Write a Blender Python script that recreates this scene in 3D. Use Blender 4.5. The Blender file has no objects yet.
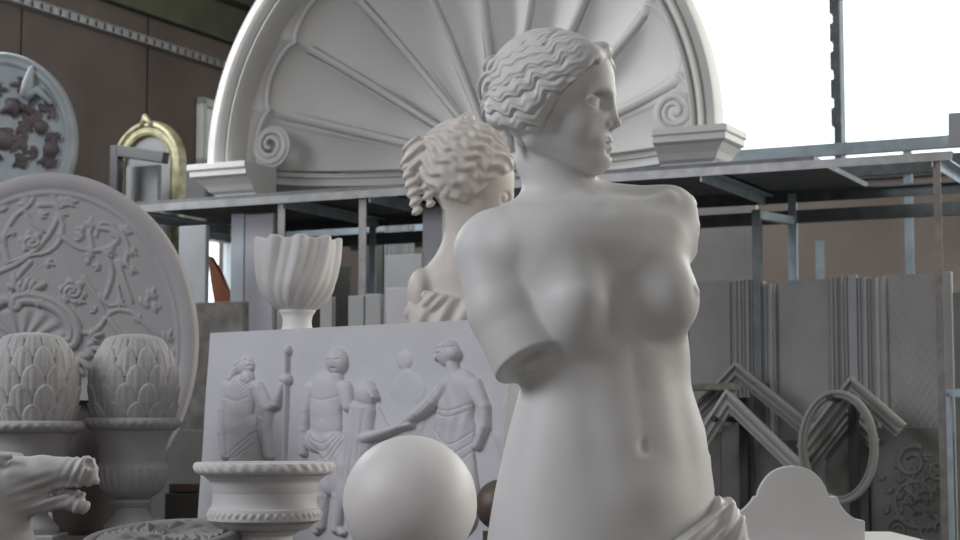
import bpy, math, random
import numpy as np
from mathutils import Vector, Matrix
random.seed(7); rng = np.random.default_rng(7)
S = bpy.context.scene
COL = S.collection
f32 = np.float32
PI = math.pi

# ------------------------------------------------------------------ camera
FPX = 1800.0; PITCH = math.radians(5.08); CAMZ = 1.4
cam = bpy.data.cameras.new('camera'); camo = bpy.data.objects.new('camera', cam); COL.objects.link(camo)
cam.sensor_width = 36; cam.lens = FPX/960*36
camo.location = (0, 0, CAMZ); camo.rotation_euler = (PI/2+PITCH, 0, 0)
cam.dof.use_dof = True; cam.dof.focus_distance = 3.2; cam.dof.aperture_fstop = 11.0
S.camera = camo
# ------------------------------------------------------------------ world, light, exposure
S.view_settings.view_transform = 'Standard'; S.view_settings.look = 'None'
S.view_settings.gamma = 1; S.view_settings.exposure = -0.28; S.view_settings.use_curve_mapping = False
w = bpy.data.worlds.new('sky'); S.world = w; w.use_nodes = True
w.node_tree.nodes['Background'].inputs[0].default_value = (0.90, 0.96, 1.0, 1)
w.node_tree.nodes['Background'].inputs[1].default_value = 2.8
def area(name, loc, target, sx, sy, power, color):
    l = bpy.data.lights.new(name, 'AREA'); l.shape = 'RECTANGLE'; l.size = sx; l.size_y = sy
    l.energy = power; l.color = color
    o = bpy.data.objects.new(name, l); COL.objects.link(o); o.location = loc
    o.rotation_euler = (Vector(target)-Vector(loc)).to_track_quat('-Z', 'Y').to_euler()
    return o
area('window_light_left', (-4.5, 2.2, 4.1), (0.2, 3.5, 1.5), 2.8, 2.0, 195, (0.92, 0.93, 1.0))
area('window_light_rack', (-2.71, 8.10, 3.55), (0.3, 7.7, 2.9), 1.0, 1.1, 105, (0.97, 0.98, 1.0))
area('window_light_back', (4.4, 8.0, 4.1), (0.4, 3.4, 1.4), 2.6, 1.8, 150, (1.0, 0.98, 0.94))
area('window_light_right', (6.0, 4.7, 2.9), (0.3, 3.4, 1.4), 2.4, 2.0, 230, (1.0, 0.97, 0.92))
area('fill_light_front', (0.8, -5.0, 3.6), (0.2, 4.5, 1.6), 5.0, 2.4, 135, (0.96, 0.97, 1.0))  # added soft fill from behind the camera, no window there
area('fill_light_top', (-0.2, 4.0, 5.1), (-0.2, 4.0, 0), 4.0, 5.0, 35, (0.97, 0.98, 1.0))  # added overhead fill lamp below the closed ceiling
S.cycles.use_denoising = True
S.cycles.max_bounces = 6; S.cycles.diffuse_bounces = 4

# ------------------------------------------------------------------ pixel helpers
_c, _s = math.cos(PITCH), math.sin(PITCH)
def ray(px, py):
    a = px-480; b = 270-py
    return Vector((a, FPX*_c - b*_s, FPX*_s + b*_c))
def P(px, py, Y):
    d = ray(px, py); return Vector((d.x*Y/d.y, Y, CAMZ + d.z*Y/d.y))
def proj(x, y, z):
    dz = z-CAMZ; dep = y*_c + dz*_s; up = -y*_s + dz*_c
    return 480+FPX*x/dep, 270-FPX*up/dep
RO = Vector((-1.458, 8.2, 0)); RE = Vector((0.8988, -0.4384, 0)); RG = Vector((0.4384, 0.8988, 0)); UP = Vector((0, 0, 1))
def R(e, g, z): return RO + RE*e + RG*g + UP*z
def RP(px, py, g):
    d = ray(px, py); o = Vector((0, 0, CAMZ)); t = (g-(o-RO).dot(RG))/d.dot(RG)
    p = o+d*t; return (p-RO).dot(RE), p.z
def hit(px, py, O, N):
    d = ray(px, py); o = Vector((0, 0, CAMZ)); return o+d*((O-o).dot(N)/d.dot(N))

# ------------------------------------------------------------------ materials
def mat(name, col, rough=0.6, metal=0.0, var=0.06, nscale=6.0, bump=0.15, bscale=60.0, grain=0.0, coat=0.0, spec=0.5):
    m = bpy.data.materials.new(name); m.use_nodes = True; nt = m.node_tree; N = nt.nodes; L = nt.links
    b = N['Principled BSDF']; b.inputs['Roughness'].default_value = rough; b.inputs['Metallic'].default_value = metal
    b.inputs['Specular IOR Level'].default_value = spec
    if coat: b.inputs['Coat Weight'].default_value = coat
    tc = N.new('ShaderNodeTexCoord')
    n1 = N.new('ShaderNodeTexNoise'); n1.inputs['Scale'].default_value = nscale; n1.inputs['Detail'].default_value = 6
    L.new(tc.outputs['Object'], n1.inputs['Vector'])
    r = N.new('ShaderNodeValToRGB'); r.color_ramp.elements[0].position = 0.32; r.color_ramp.elements[1].position = 0.68
    lo = [max(0, c*(1-var)) for c in col]; hi = [min(1, c*(1+var)) for c in col]
    r.color_ramp.elements[0].color = (*lo, 1); r.color_ramp.elements[1].color = (*hi, 1)
    L.new(n1.outputs['Fac'], r.inputs['Fac']); L.new(r.outputs['Color'], b.inputs['Base Color'])
    if bump:
        n2 = N.new('ShaderNodeTexNoise'); n2.inputs['Scale'].default_value = bscale; n2.inputs['Detail'].default_value = 5
        L.new(tc.outputs['Object'], n2.inputs['Vector'])
        bp = N.new('ShaderNodeBump'); bp.inputs['Strength'].default_value = bump; bp.inputs['Distance'].default_value = 0.004
        L.new(n2.outputs['Fac'], bp.inputs['Height']); L.new(bp.outputs['Normal'], b.inputs['Normal'])
    return m
M = {}
M['statue'] = mat('statue plaster', (0.66, 0.66, 0.645), 0.55, var=0.03, bump=0.10, bscale=90)
M['plaster'] = mat('plaster', (0.62, 0.61, 0.60), 0.62, var=0.05, bump=0.12)
M['plaster_lav'] = mat('cool plaster', (0.56, 0.56, 0.59), 0.62, var=0.04, bump=0.10)
M['plaster_grey'] = mat('shade grey plaster', (0.42, 0.415, 0.41), 0.7, var=0.08, bump=0.15)  # dim light on the urn group put into the colour as darker grey
M['plaster_warm'] = mat('warm plaster', (0.66, 0.62, 0.57), 0.6, var=0.05, bump=0.12)
M['plaster_bright'] = mat('white plaster', (0.78, 0.77, 0.75), 0.6, var=0.03, bump=0.08)
M['sphere'] = mat('ball plaster', (0.72, 0.70, 0.68), 0.5, var=0.02, bump=0.03)
M['niche'] = mat('niche plaster', (0.64, 0.635, 0.615), 0.6, var=0.04, nscale=3, bump=0.06)
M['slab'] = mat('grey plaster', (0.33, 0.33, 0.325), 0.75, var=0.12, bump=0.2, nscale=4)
M['slab_dark'] = mat('old plaster and gap shade', (0.16, 0.165, 0.155), 0.8, var=0.2, bump=0.3, nscale=5)  # scroll panel plaster; on the gap boards it paints shade
M['slab_blue'] = mat('blue grey board', (0.33, 0.345, 0.36), 0.6, var=0.08, bump=0.05)
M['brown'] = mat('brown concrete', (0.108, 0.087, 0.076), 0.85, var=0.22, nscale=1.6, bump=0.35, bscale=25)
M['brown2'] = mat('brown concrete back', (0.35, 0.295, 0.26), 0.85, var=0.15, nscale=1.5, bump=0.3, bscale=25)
M['beam'] = mat('dark green concrete', (0.075, 0.08, 0.05), 0.9, var=0.4, nscale=2.5, bump=0.4, bscale=14)
M['steel'] = mat('galvanised steel', (0.30, 0.30, 0.30), 0.45, metal=0.55, var=0.15, nscale=20, bump=0.1)
M['steel_dark'] = mat('dark steel', (0.12, 0.135, 0.14), 0.5, metal=0.5, var=0.2, nscale=15, bump=0.1)
M['steel_blue'] = mat('blue grey steel', (0.35, 0.43, 0.48), 0.45, metal=0.4, var=0.15, nscale=15, bump=0.1)
M['steel_mid'] = mat('worn brown steel', (0.20, 0.185, 0.17), 0.5, metal=0.4, var=0.25, nscale=20, bump=0.1)
M['plaque'] = mat('dark grey plaster', (0.26, 0.255, 0.25), 0.75, var=0.12, bump=0.15)  # darker mottled grey for the round plaque
M['mauve'] = mat('dull mauve paint', (0.12, 0.10, 0.105), 0.7, var=0.25, nscale=14, bump=0.1)
M['black'] = mat('black metal', (0.02, 0.025, 0.028), 0.5, var=0.2, bump=0.05)
M['gold'] = mat('gilded green frame', (0.33, 0.31, 0.19), 0.5, metal=0.2, var=0.35, nscale=25, bump=0.3)
M['darkbrown'] = mat('dark brown', (0.05, 0.042, 0.036), 0.6, var=0.3, bump=0.2)
M['wood'] = mat('wood', (0.17, 0.115, 0.075), 0.7, var=0.25, nscale=9, bump=0.2)
M['orange'] = mat('stained wood', (0.16, 0.045, 0.015), 0.45, var=0.2, nscale=12, bump=0.05)
M['floor'] = mat('dusty floor', (0.16, 0.155, 0.145), 0.85, var=0.2, nscale=2.0, bump=0.3, bscale=30)
M['ceiling'] = mat('ceiling concrete', (0.10, 0.10, 0.085), 0.9, var=0.25, nscale=2, bump=0.2)
M['redbrown'] = mat('red brown card', (0.07, 0.042, 0.035), 0.8, bump=.1)
M['slab_l'] = mat('light grey moulding', (0.36, 0.36, 0.35), 0.7, var=.08, bump=.15)
M['slab_l2'] = mat('mid grey moulding', (0.25, 0.25, 0.24), 0.7, var=.08, bump=.15)
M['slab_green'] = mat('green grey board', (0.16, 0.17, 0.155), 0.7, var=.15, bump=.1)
M['slab_blue2'] = mat('dark blue grey board', (0.17, 0.175, 0.18), 0.6, var=.1, bump=.05)
M['slab_pale'] = mat('pale blue board', (0.42, 0.46, 0.50), 0.5, var=.06, bump=.03)
M['slab_lav'] = mat('lavender board', (0.40, 0.40, 0.43), 0.55, var=.05, bump=.03)
M['slab_lite'] = mat('white block', (0.60, 0.60, 0.60), 0.6, var=.05, bump=.08)
M['slab_lite2'] = mat('pale grey strip', (0.42, 0.43, 0.43), 0.6, var=.06, bump=.08)
M['rough'] = mat('rough stone', (0.22, 0.215, 0.20), 0.9, var=.35, nscale=12, bump=.8, bscale=22)
M['greenwood'] = mat('rough grey green wood', (0.17, 0.18, 0.14), 0.85, var=.3, nscale=30, bump=.5)
M['fl_relief'] = mat('bluish plaster', (0.38, 0.43, 0.45), 0.6, var=.15, nscale=8, bump=.15)
M['white'] = mat('white paint', (0.78, 0.82, 0.82), 0.45, var=0.05, bump=0.03)
M['pale_green'] = mat('pale green paint', (0.50, 0.55, 0.50), 0.5, var=0.08, bump=0.05)

def glass_mat():
    m = bpy.data.materials.new('window glass'); m.use_nodes = True; N = m.node_tree.nodes; L = m.node_tree.links
    b = N['Principled BSDF']; b.inputs['Base Color'].default_value = (0.96, 0.98, 1, 1); b.inputs['Roughness'].default_value = 0.02
    b.inputs['Transmission Weight'].default_value = 1.0; b.inputs['IOR'].default_value = 1.01; b.inputs['Specular IOR Level'].default_value = 0.2
    n = N.new('ShaderNodeTexNoise'); n.inputs['Scale'].default_value = 3
    mr = N.new('ShaderNodeMapRange'); mr.inputs['To Min'].default_value = 0.01; mr.inputs['To Max'].default_value = 0.05
    L.new(n.outputs['Fac'], mr.inputs['Value']); L.new(mr.outputs['Result'], b.inputs['Roughness'])
    return m
M['glass'] = glass_mat()

# ------------------------------------------------------------------ object helpers
def tag(o, label=None, cat=None, group=None, kind='thing'):
    if label: o['label'] = label
    if cat: o['category'] = cat
    if group: o['group'] = group
    if kind: o['kind'] = kind
    return o
def empty(name, loc, label=None, cat=None, group=None):
    o = bpy.data.objects.new(name, None); o.empty_display_size = 0.1; COL.objects.link(o); o.location = loc
    if label: tag(o, label, cat, group)
    return o
def wloc(o):
    v = Vector(o.location)
    while o.parent is not None: o = o.parent; v = v+Vector(o.location)
    return v
def mesh(name, verts, faces, m, parent=None, smooth=True, loc=None, angle=None):
    """verts: world coordinates. One mesh object; origin at parent's origin, or at base centre when top level."""
    v = np.asarray(verts, dtype=np.float64).reshape(-1, 3)
    if parent is not None: o0 = np.array(wloc(parent))
    elif loc is not None: o0 = np.array(loc)
    else: o0 = np.array([(v[:, 0].min()+v[:, 0].max())/2, (v[:, 1].min()+v[:, 1].max())/2, v[:, 2].min()])
    me = bpy.data.meshes.new(name); v = v-o0
    if isinstance(faces, np.ndarray):
        nf, k = faces.shape
        me.vertices.add(len(v)); me.vertices.foreach_set('co', v.astype(f32).ravel())
        me.loops.add(nf*k); me.loops.foreach_set('vertex_index', faces.astype(np.int32).ravel())
        me.polygons.add(nf); me.polygons.foreach_set('loop_start', np.arange(0, nf*k, k, dtype=np.int32))
        me.update(calc_edges=True)
    else:
        me.from_pydata([tuple(p) for p in v], [], [tuple(f) for f in faces])
    me.validate()
    me.polygons.foreach_set('use_smooth', [bool(smooth)]*len(me.polygons))
    me.materials.append(m); me.update()
    o = bpy.data.objects.new(name, me); COL.objects.link(o)
    if parent is not None: o.parent = parent
    else: o.location = o0
    if smooth and angle:
        try: me.set_sharp_from_angle(angle=math.radians(angle))
        except Exception: pass
    return o
def bevel(o, width=0.003, seg=2):
    md = o.modifiers.new('soft edges', 'BEVEL'); md.width = width; md.segments = seg; md.limit_method = 'ANGLE'; md.angle_limit = math.radians(40)
    return o
class MB:
    def __init__(s): s.v = []; s.f = []
    def add(s, v, f):
        n = len(s.v); s.v += [tuple(p) for p in v]; s.f += [tuple(i+n for i in q) for q in f]; return s
    def box(s, c, a, b, d):          # centre and three half vectors
        c, a, b, d = Vector(c), Vector(a), Vector(b), Vector(d)
        vs = [c+a*i+b*j+d*k for i in (-1, 1) for j in (-1, 1) for k in (-1, 1)]
        fs = [(0,1,3,2),(4,6,7,5),(0,4,5,1),(2,3,7,6),(0,2,6,4),(1,5,7,3)]
        if a.cross(b).dot(d) < 0: fs = [q[::-1] for q in fs]
        return s.add(vs, fs)
    def bar(s, p, q, w, h, up=None):  # rectangular bar from p to q
        p, q = Vector(p), Vector(q); t = (q-p); L = t.length; t.normalize()
        u = Vector(up) if up is not None else (UP if abs(t.z) < 0.9 else RE)
        a = t.cross(u).normalized(); b = a.cross(t).normalized()
        return s.box((p+q)/2, t*L/2, a*w/2, b*h/2)
    def angle(s, p, q, w, th, d1, d2):  # L section bar with legs along d1 and d2
        p, q, d1, d2 = Vector(p), Vector(q), Vector(d1).normalized(), Vector(d2).normalized(); t = (q-p)/2; c = (p+q)/2
        s.box(c+d1*w/2, t, d1*w/2, d2*th/2); s.box(c+d2*(w/2+th/2), t, d2*(w/2-th/2), d1*th/2); return s
    def tube(s, pts, r, n=10, closed=False, cap=True):
        pts = [Vector(p) for p in pts]; m = len(pts); rs = r if isinstance(r, (list, tuple)) else [r]*m
        base = len(s.v); nrm = None; rings = []
        for i, p in enumerate(pts):
            if closed: t = pts[(i+1) % m]-pts[i-1]
            else: t = pts[min(i+1, m-1)]-pts[max(i-1, 0)]
            t.normalize()
            if nrm is None: nrm = t.cross(Vector((0.31, 0.2, 0.93))).normalized()
            nrm = (nrm - t*nrm.dot(t)).normalized(); b = t.cross(nrm)
            rings.append([p+(nrm*math.cos(2*PI*k/n)+b*math.sin(2*PI*k/n))*rs[i] for k in range(n)])
        vs = [v for rg in rings for v in rg]; fs = []
        for i in range(m if closed else m-1):
            for k in range(n):
                a = i*n+k; b2 = i*n+(k+1) % n; c2 = ((i+1) % m)*n+(k+1) % n; d = ((i+1) % m)*n+k
                fs.append((a, b2, c2, d))
        if cap and not closed: fs.append(tuple(range(n))[::-1]); fs.append(tuple((m-1)*n+k for k in range(n)))
        return s.add(vs, fs)
    def sweep(s, frames, prof, closed=False, cap=True):
        """frames: list of (origin, xdir, ydir); prof: list of (x,y) closed polygon"""
        n = len(prof); m = len(frames); vs = []
        for (o, a, b) in frames:
            for (x, y) in prof: vs.append(Vector(o)+Vector(a)*x+Vector(b)*y)
        fs = []
        for i in range(m if closed else m-1):
            for k in range(n):
                fs.append((i*n+k, i*n+(k+1) % n, ((i+1) % m)*n+(k+1) % n, ((i+1) % m)*n+k))
        if cap and not closed: fs.append(tuple(range(n))[::-1]); fs.append(tuple((m-1)*n+k for k in range(n)))
        return s.add(vs, fs)
    def prism(s, poly, O, A, B, D):   # polygon in plane (O; A, B) extruded by vector D
        O, A, B, D = Vector(O), Vector(A), Vector(B), Vector(D); n = len(poly)
        vs = [O+A*x+B*y for x, y in poly]+[O+A*x+B*y+D for x, y in poly]
        fs = [tuple(range(n)), tuple(range(2*n-1, n-1, -1))]+[(i, n+i, n+(i+1) % n, (i+1) % n) for i in range(n)]
        return s.add(vs, fs)
    def build(s, name, m, parent=None, smooth=False, bev=0, angle=None, loc=None):
        o = mesh(name, s.v, s.f, m, parent, smooth, loc, angle)
        import bmesh
        bm = bmesh.new(); bm.from_mesh(o.data); bmesh.ops.recalc_face_normals(bm, faces=bm.faces); bm.to_mesh(o.data); bm.free()
        if bev: bevel(o, bev)
        return o
def lathe(name, prof, c, m, parent=None, n=96, mod=None, sub=4, smooth=True, angle=50):
    """prof (r,z) relative to c; mod(theta, t, r, z)->(r,z) arrays"""
    pr = []
    for i in range(len(prof)-1):
        (r0, z0), (r1, z1) = prof[i], prof[i+1]
        for k in range(sub): pr.append((r0+(r1-r0)*k/sub, z0+(z1-z0)*k/sub))
    pr.append(prof[-1]); pr = np.array(pr); k = len(pr)
    th = np.linspace(0, 2*PI, n, endpoint=False)
    Rr = np.repeat(pr[:, 0][:, None], n, 1); Z = np.repeat(pr[:, 1][:, None], n, 1); T = np.repeat(th[None], k, 0)
    if mod: Rr, Z = mod(T, np.repeat(np.linspace(0, 1, k)[:, None], n, 1), Rr, Z)
    V = np.stack([c[0]+Rr*np.cos(T), c[1]+Rr*np.sin(T), c[2]+Z], -1).reshape(-1, 3)
    i, j = np.meshgrid(np.arange(k-1), np.arange(n), indexing='ij')
    F = np.stack([i*n+j, i*n+(j+1) % n, (i+1)*n+(j+1) % n, (i+1)*n+j], -1).reshape(-1, 4)
    if prof[0][1] > prof[-1][1]: F = F[:, ::-1]
    return mesh(name, V, F, m, parent, smooth, angle=angle)
def smooth_prof(pts, n=6):
    """Catmull-Rom through profile points; duplicate a point for a sharp corner"""
    out = []; m = len(pts)
    for i in range(m-1):
        p0 = pts[max(i-1, 0)]; p1 = pts[i]; p2 = pts[i+1]; p3 = pts[min(i+2, m-1)]
        if p1 == p2: continue
        if p0 == p1: p0 = (2*p1[0]-p2[0], 2*p1[1]-p2[1])
        if p3 == p2: p3 = (2*p2[0]-p1[0], 2*p2[1]-p1[1])
        for k in range(n):
            t = k/n
            out.append(tuple(0.5*((2*p1[a])+(-p0[a]+p2[a])*t+(2*p0[a]-5*p1[a]+4*p2[a]-p3[a])*t*t+(-p0[a]+3*p1[a]-3*p2[a]+p3[a])*t**3) for a in range(len(p1))))
    out.append(pts[-1]); return out
def copy_tree(o, loc, parent=None):
    c = o.copy(); COL.objects.link(c)
    if parent is not None: c.parent = parent
    else: c.location = loc
    for ch in list(o.children): copy_tree(ch, None, c)
    return c

# ------------------------------------------------------------------ signed distance sculpting
def A3(p): return np.asarray(p, dtype=f32)
def ell(p, c, r, yaw=0.0, roll=0.0):
    x, y, z = p[0]-f32(c[0]), p[1]-f32(c[1]), p[2]-f32(c[2])
    if yaw: ca, sa = f32(math.cos(yaw)), f32(math.sin(yaw)); x, y = x*ca+y*sa, -x*sa+y*ca
    if roll: ca, sa = f32(math.cos(roll)), f32(math.sin(roll)); x, z = x*ca+z*sa, -x*sa+z*ca
    x, y, z = x/f32(r[0]), y/f32(r[1]), z/f32(r[2])
    k0 = np.sqrt(x*x+y*y+z*z)+f32(1e-6)
    k1 = np.sqrt((x/f32(r[0]))**2+(y/f32(r[1]))**2+(z/f32(r[2]))**2)+f32(1e-6)
    return k0*(k0-1)/k1
def cap(p, a, b, ra, rb=None):
    rb = ra if rb is None else rb
    a = A3(a); b = A3(b); d = b-a; L = float(d@d)+1e-9
    x, y, z = p[0]-a[0], p[1]-a[1], p[2]-a[2]
    t = np.clip((x*d[0]+y*d[1]+z*d[2])/f32(L), 0, 1)
    x -= t*d[0]; y -= t*d[1]; z -= t*d[2]
    return np.sqrt(x*x+y*y+z*z)-(f32(ra)+t*f32(rb-ra))
def chain(p, pts, k=0):
    d = None
    for i in range(len(pts)-1):
        c = cap(p, pts[i][:3], pts[i+1][:3], pts[i][3], pts[i+1][3])
        d = c if d is None else (smin(d, c, k) if k else np.minimum(d, c))
    return d
def smin(a, b, k):
    h = np.clip(f32(0.5)+f32(0.5/k)*(b-a), 0, 1); return b+(a-b)*h-f32(k)*h*(1-h)
def smax(a, b, k): return -smin(-a, -b, k)
def plane(p, o, n):
    n = np.asarray(n, float); n = n/np.linalg.norm(n)
    return (p[0]-f32(o[0]))*f32(n[0])+(p[1]-f32(o[1]))*f32(n[1])+(p[2]-f32(o[2]))*f32(n[2])
def gauss(p, c, s):
    return np.exp(-(((p[0]-f32(c[0]))/f32(s[0]))**2+((p[1]-f32(c[1]))/f32(s[1]))**2+((p[2]-f32(c[2]))/f32(s[2]))**2))
def surface(fn, lo, hi, h, margin=1.9):
    """sparse sampling + surface nets. returns verts (in fn's coordinates), quads"""
    lo = np.array(lo, float); hi = np.array(hi, float)
    nb = np.ceil((hi-lo)/(8*h)).astype(int)+1
    B = np.stack(np.meshgrid(*[np.arange(n) for n in nb], indexing='ij'), -1).reshape(-1, 3)
    cen = (lo+(B*8+3.5)*h).astype(f32)
    dc = fn((cen[:, 0].copy(), cen[:, 1].copy(), cen[:, 2].copy()))
    act = np.abs(dc) < 7*h*margin
    n = nb*8
    V = np.repeat(np.where(dc < 0, -1, 1).astype(f32)[:, None], 512, 1)
    off = np.stack(np.meshgrid(*[np.arange(8)]*3, indexing='ij'), -1).reshape(-1, 3)
    ids = np.nonzero(act)[0]
    for s in range(0, len(ids), 3000):
        k = ids[s:s+3000]
        q = (lo+(B[k][:, None, :]*8+off[None])*h).reshape(-1, 3).astype(f32)
        V[k] = fn((q[:, 0].copy(), q[:, 1].copy(), q[:, 2].copy())).reshape(len(k), 512)
    V = V.reshape(nb[0], nb[1], nb[2], 8, 8, 8).transpose(0, 3, 1, 4, 2, 5).reshape(n)
    I = V < 0
    a = I[:-1, :-1, :-1]; cnt = np.zeros(a.shape, np.int8)
    for dx in (0, 1):
        for dy in (0, 1):
            for dz in (0, 1):
                cnt += I[dx:n[0]-1+dx, dy:n[1]-1+dy, dz:n[2]-1+dz]
    cells = np.argwhere((cnt > 0) & (cnt < 8))
    acc = np.zeros((len(cells), 3)); num = np.zeros(len(cells))
    C = [(dx, dy, dz) for dx in (0, 1) for dy in (0, 1) for dz in (0, 1)]
    val = {c: V[cells[:, 0]+c[0], cells[:, 1]+c[1], cells[:, 2]+c[2]].astype(float) for c in C}
    for c in C:
        for ax in range(3):
            if c[ax] == 0:
                d = list(c); d[ax] = 1; d = tuple(d)
                v0, v1 = val[c], val[d]; m = (v0 < 0) != (v1 < 0)
                t = np.where(m, v0/np.where(m, v0-v1, 1), 0)
                for k in range(3):
                    acc[:, k] += np.where(m, c[k]+(t if k == ax else 0), 0)
                num += m
    verts = lo+(cells+acc/np.maximum(num, 1)[:, None])*h
    idx = np.full(np.array(n)-1, -1, np.int32); idx[cells[:, 0], cells[:, 1], cells[:, 2]] = np.arange(len(cells))
    quads = []
    for ax in range(3):
        o1, o2 = [(1, 2), (2, 0), (0, 1)][ax]
        sl0 = [slice(1, n[i]-1) for i in range(3)]; sl1 = list(sl0); sl0[ax] = slice(0, n[ax]-1); sl1[ax] = slice(1, n[ax])
        m0 = I[tuple(sl0)]; m1 = I[tuple(sl1)]
        e = np.argwhere(m0 != m1)
        if not len(e): continue
        flip = m0[e[:, 0], e[:, 1], e[:, 2]]
        e = e+np.array([0 if i == ax else 1 for i in range(3)])
        def g(a1, a2):
            q = e.copy(); q[:, o1] -= a1; q[:, o2] -= a2; return idx[q[:, 0], q[:, 1], q[:, 2]]
        q = np.stack([g(1, 1), g(0, 1), g(0, 0), g(1, 0)], -1)
        q[~flip] = q[~flip][:, ::-1]
        quads.append(q)
    Q = np.concatenate(quads); Q = Q[(Q >= 0).all(1)]
    return verts, Q
class Frame:
    """sculpting coordinates: x = picture px, y = depth px (away), z = picture py (down) about a plane at distance Y"""
    def __init__(s, Y): s.Y = Y; s.k = Y/FPX*1.0
    def to_world(s, v):
        v = np.asarray(v, float); return np.stack([(v[:, 0]-480)*s.k, s.Y+v[:, 1]*s.k, CAMZ+(430-v[:, 2])*s.k], -1)
def sculpt(name, fn, lo, hi, h, frame, m, parent):
    v, q = surface(fn, lo, hi, h)
    w_ = frame.to_world(v)
    o = mesh(name, w_, q[:, ::-1].copy(), m, parent, True)
    return o
def noise3(p, s, seed=0):
    """cheap smooth pseudo noise in [-1,1]"""
    r = np.random.default_rng(seed); out = 0
    for i in range(5):
        d = r.normal(size=3); d /= np.linalg.norm(d); ph = r.uniform(0, 6.28); fr = r.uniform(0.7, 1.5)*2*PI/s
        out = out+np.sin((p[0]*f32(d[0])+p[1]*f32(d[1])+p[2]*f32(d[2]))*f32(fr)+f32(ph)+1.3*out)
    return out/f32(3)
# ================================================================== the room (axes RE, RG; rack front at g = 0)
WL, WB, ZC = -1.2, 3.65, 5.3          # left wall e, back wall g, ceiling height
WR, WF = 8.5, -12.5                    # right wall e, front wall g
def struct(name, mb, m, **k):
    o = mb.build(name, m, **k); o['kind'] = 'structure'; return o
def rbox(mb, e0, e1, g0, g1, z0, z1):
    return mb.box(R((e0+e1)/2, (g0+g1)/2, (z0+z1)/2), RE*(e1-e0)/2, RG*(g1-g0)/2, UP*(z1-z0)/2)
struct('floor', rbox(MB(), WL-.2, WR+.2, WF-.2, WB+.2, -.15, 0), M['floor'])
struct('ceiling', rbox(MB(), WL-.2, WR+.2, WF-.2, WB+.2, ZC, ZC+.15), M['ceiling'])
# left wall: big panels with dark joints between them
mb = MB(); joints = []
for px in (20, 147):
    d = ray(px, 100); o_ = Vector((0, 0, CAMZ)); t_ = (WL-(o_-RO).dot(RE))/d.dot(RE); joints.append((o_+d*t_-RO).dot(RG))
jw = joints[1]-joints[0]; gs = [joints[0]-jw*k for k in range(12, 0, -1)]+[joints[0], joints[1], joints[1]+jw]
gs = [g for g in gs if WF < g < WB]; ed = [WF-.2]+gs+[WB+.2]
LWIN = (-9.3, -5.8, 2.9, 4.7)         # window in the left wall, beside the camera
def lwg(px, py):
    d = ray(px, py); o_ = Vector((0, 0, CAMZ)); p_ = o_+d*((WL-(o_-RO).dot(RE))/d.dot(RE)); return (p_-RO).dot(RG), p_.z
W2 = (lwg(194, 260)[0], lwg(246, 260)[0], lwg(220, 318)[1], lwg(220, 221)[1])   # low window behind the boards
def lw_piece(e0_, e1_, a, b):
    if b <= W2[0] or a >= W2[1]: rbox(mb, e0_, e1_, a, b, 0, ZC); return
    if a < W2[0]: rbox(mb, e0_, e1_, a, W2[0], 0, ZC)
    if b > W2[1]: rbox(mb, e0_, e1_, W2[1], b, 0, ZC)
    rbox(mb, e0_, e1_, max(a, W2[0]), min(b, W2[1]), 0, W2[2]); rbox(mb, e0_, e1_, max(a, W2[0]), min(b, W2[1]), W2[3], ZC)
for a, b in zip(ed[:-1], ed[1:]): lw_piece(WL-.15, WL, a+.008, b-.008)
lw_piece(WL-.2, WL-.03, WF-.2, WB+.2)
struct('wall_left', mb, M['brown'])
# back wall with the wide window
e0, z0 = RP(850, 171, WB); WIN = (1.2, 7.6, z0, 4.95)
mb = MB(); rbox(mb, WL-.2, WIN[0], WB, WB+.2, 0, ZC); rbox(mb, WIN[1], WR+.2, WB, WB+.2, 0, ZC)
rbox(mb, WIN[0], WIN[1], WB, WB+.2, 0, WIN[2]); rbox(mb, WIN[0], WIN[1], WB, WB+.2, WIN[3], ZC)
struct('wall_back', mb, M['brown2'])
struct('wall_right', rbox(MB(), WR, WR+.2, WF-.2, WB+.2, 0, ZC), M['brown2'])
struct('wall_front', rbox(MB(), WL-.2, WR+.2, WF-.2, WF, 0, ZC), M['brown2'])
# window: frame, mullions and glass
fr = MB()
for z in (WIN[2]+.03, WIN[3]-.03): rbox(fr, WIN[0], WIN[1], WB+.04, WB+.12, z-.03, z+.03)
for e in (WIN[0]+.03, WIN[1]-.03): rbox(fr, e-.03, e+.03, WB+.04, WB+.12, WIN[2], WIN[3])
f = struct('window_1', fr, M['steel_dark'])
em, _ = RP(836, 80, WB)
mu = MB(); rbox(mu, em-.022, em+.022, WB+.02, WB+.12, WIN[2]-.02, WIN[3])
z = WIN[2]+.28
while z < WIN[3]-.1:                                      # stay lugs along the mullion
    rbox(mu, em-.042, em-.02, WB+.03, WB+.10, z, z+.11); z += .17
m_ = mu.build('window_mullion', M['steel_dark'], f)
mu = MB()
for k in (-2, 1, 2):
    ee = em+k*1.32
    if WIN[0]+.1 < ee < WIN[1]-.1 and k != 1: rbox(mu, ee-.022, ee+.022, WB+.04, WB+.12, WIN[2], WIN[3])
if mu.v: mu.build('window_mullion', M['steel_dark'], f)
g = MB(); rbox(g, WIN[0]+.06, WIN[1]-.06, WB+.078, WB+.082, WIN[2]+.06, WIN[3]-.06); g.build('glass', M['glass'], f)
s_ = MB(); rbox(s_, WIN[0]-.05, WIN[1]+.05, WB-.06, WB+.02, WIN[2]-.06, WIN[2]); s_.build('sill', M['steel_dark'], f)
fr = MB()
for g_ in (W2[0]+.02, W2[1]-.02): rbox(fr, WL-.14, WL-.08, g_-.02, g_+.02, W2[2], W2[3])
for z_ in (W2[2]+.02, W2[3]-.02): rbox(fr, WL-.14, WL-.08, W2[0], W2[1], z_-.02, z_+.02)
f2 = struct('window_2', fr, M['white'])
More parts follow.
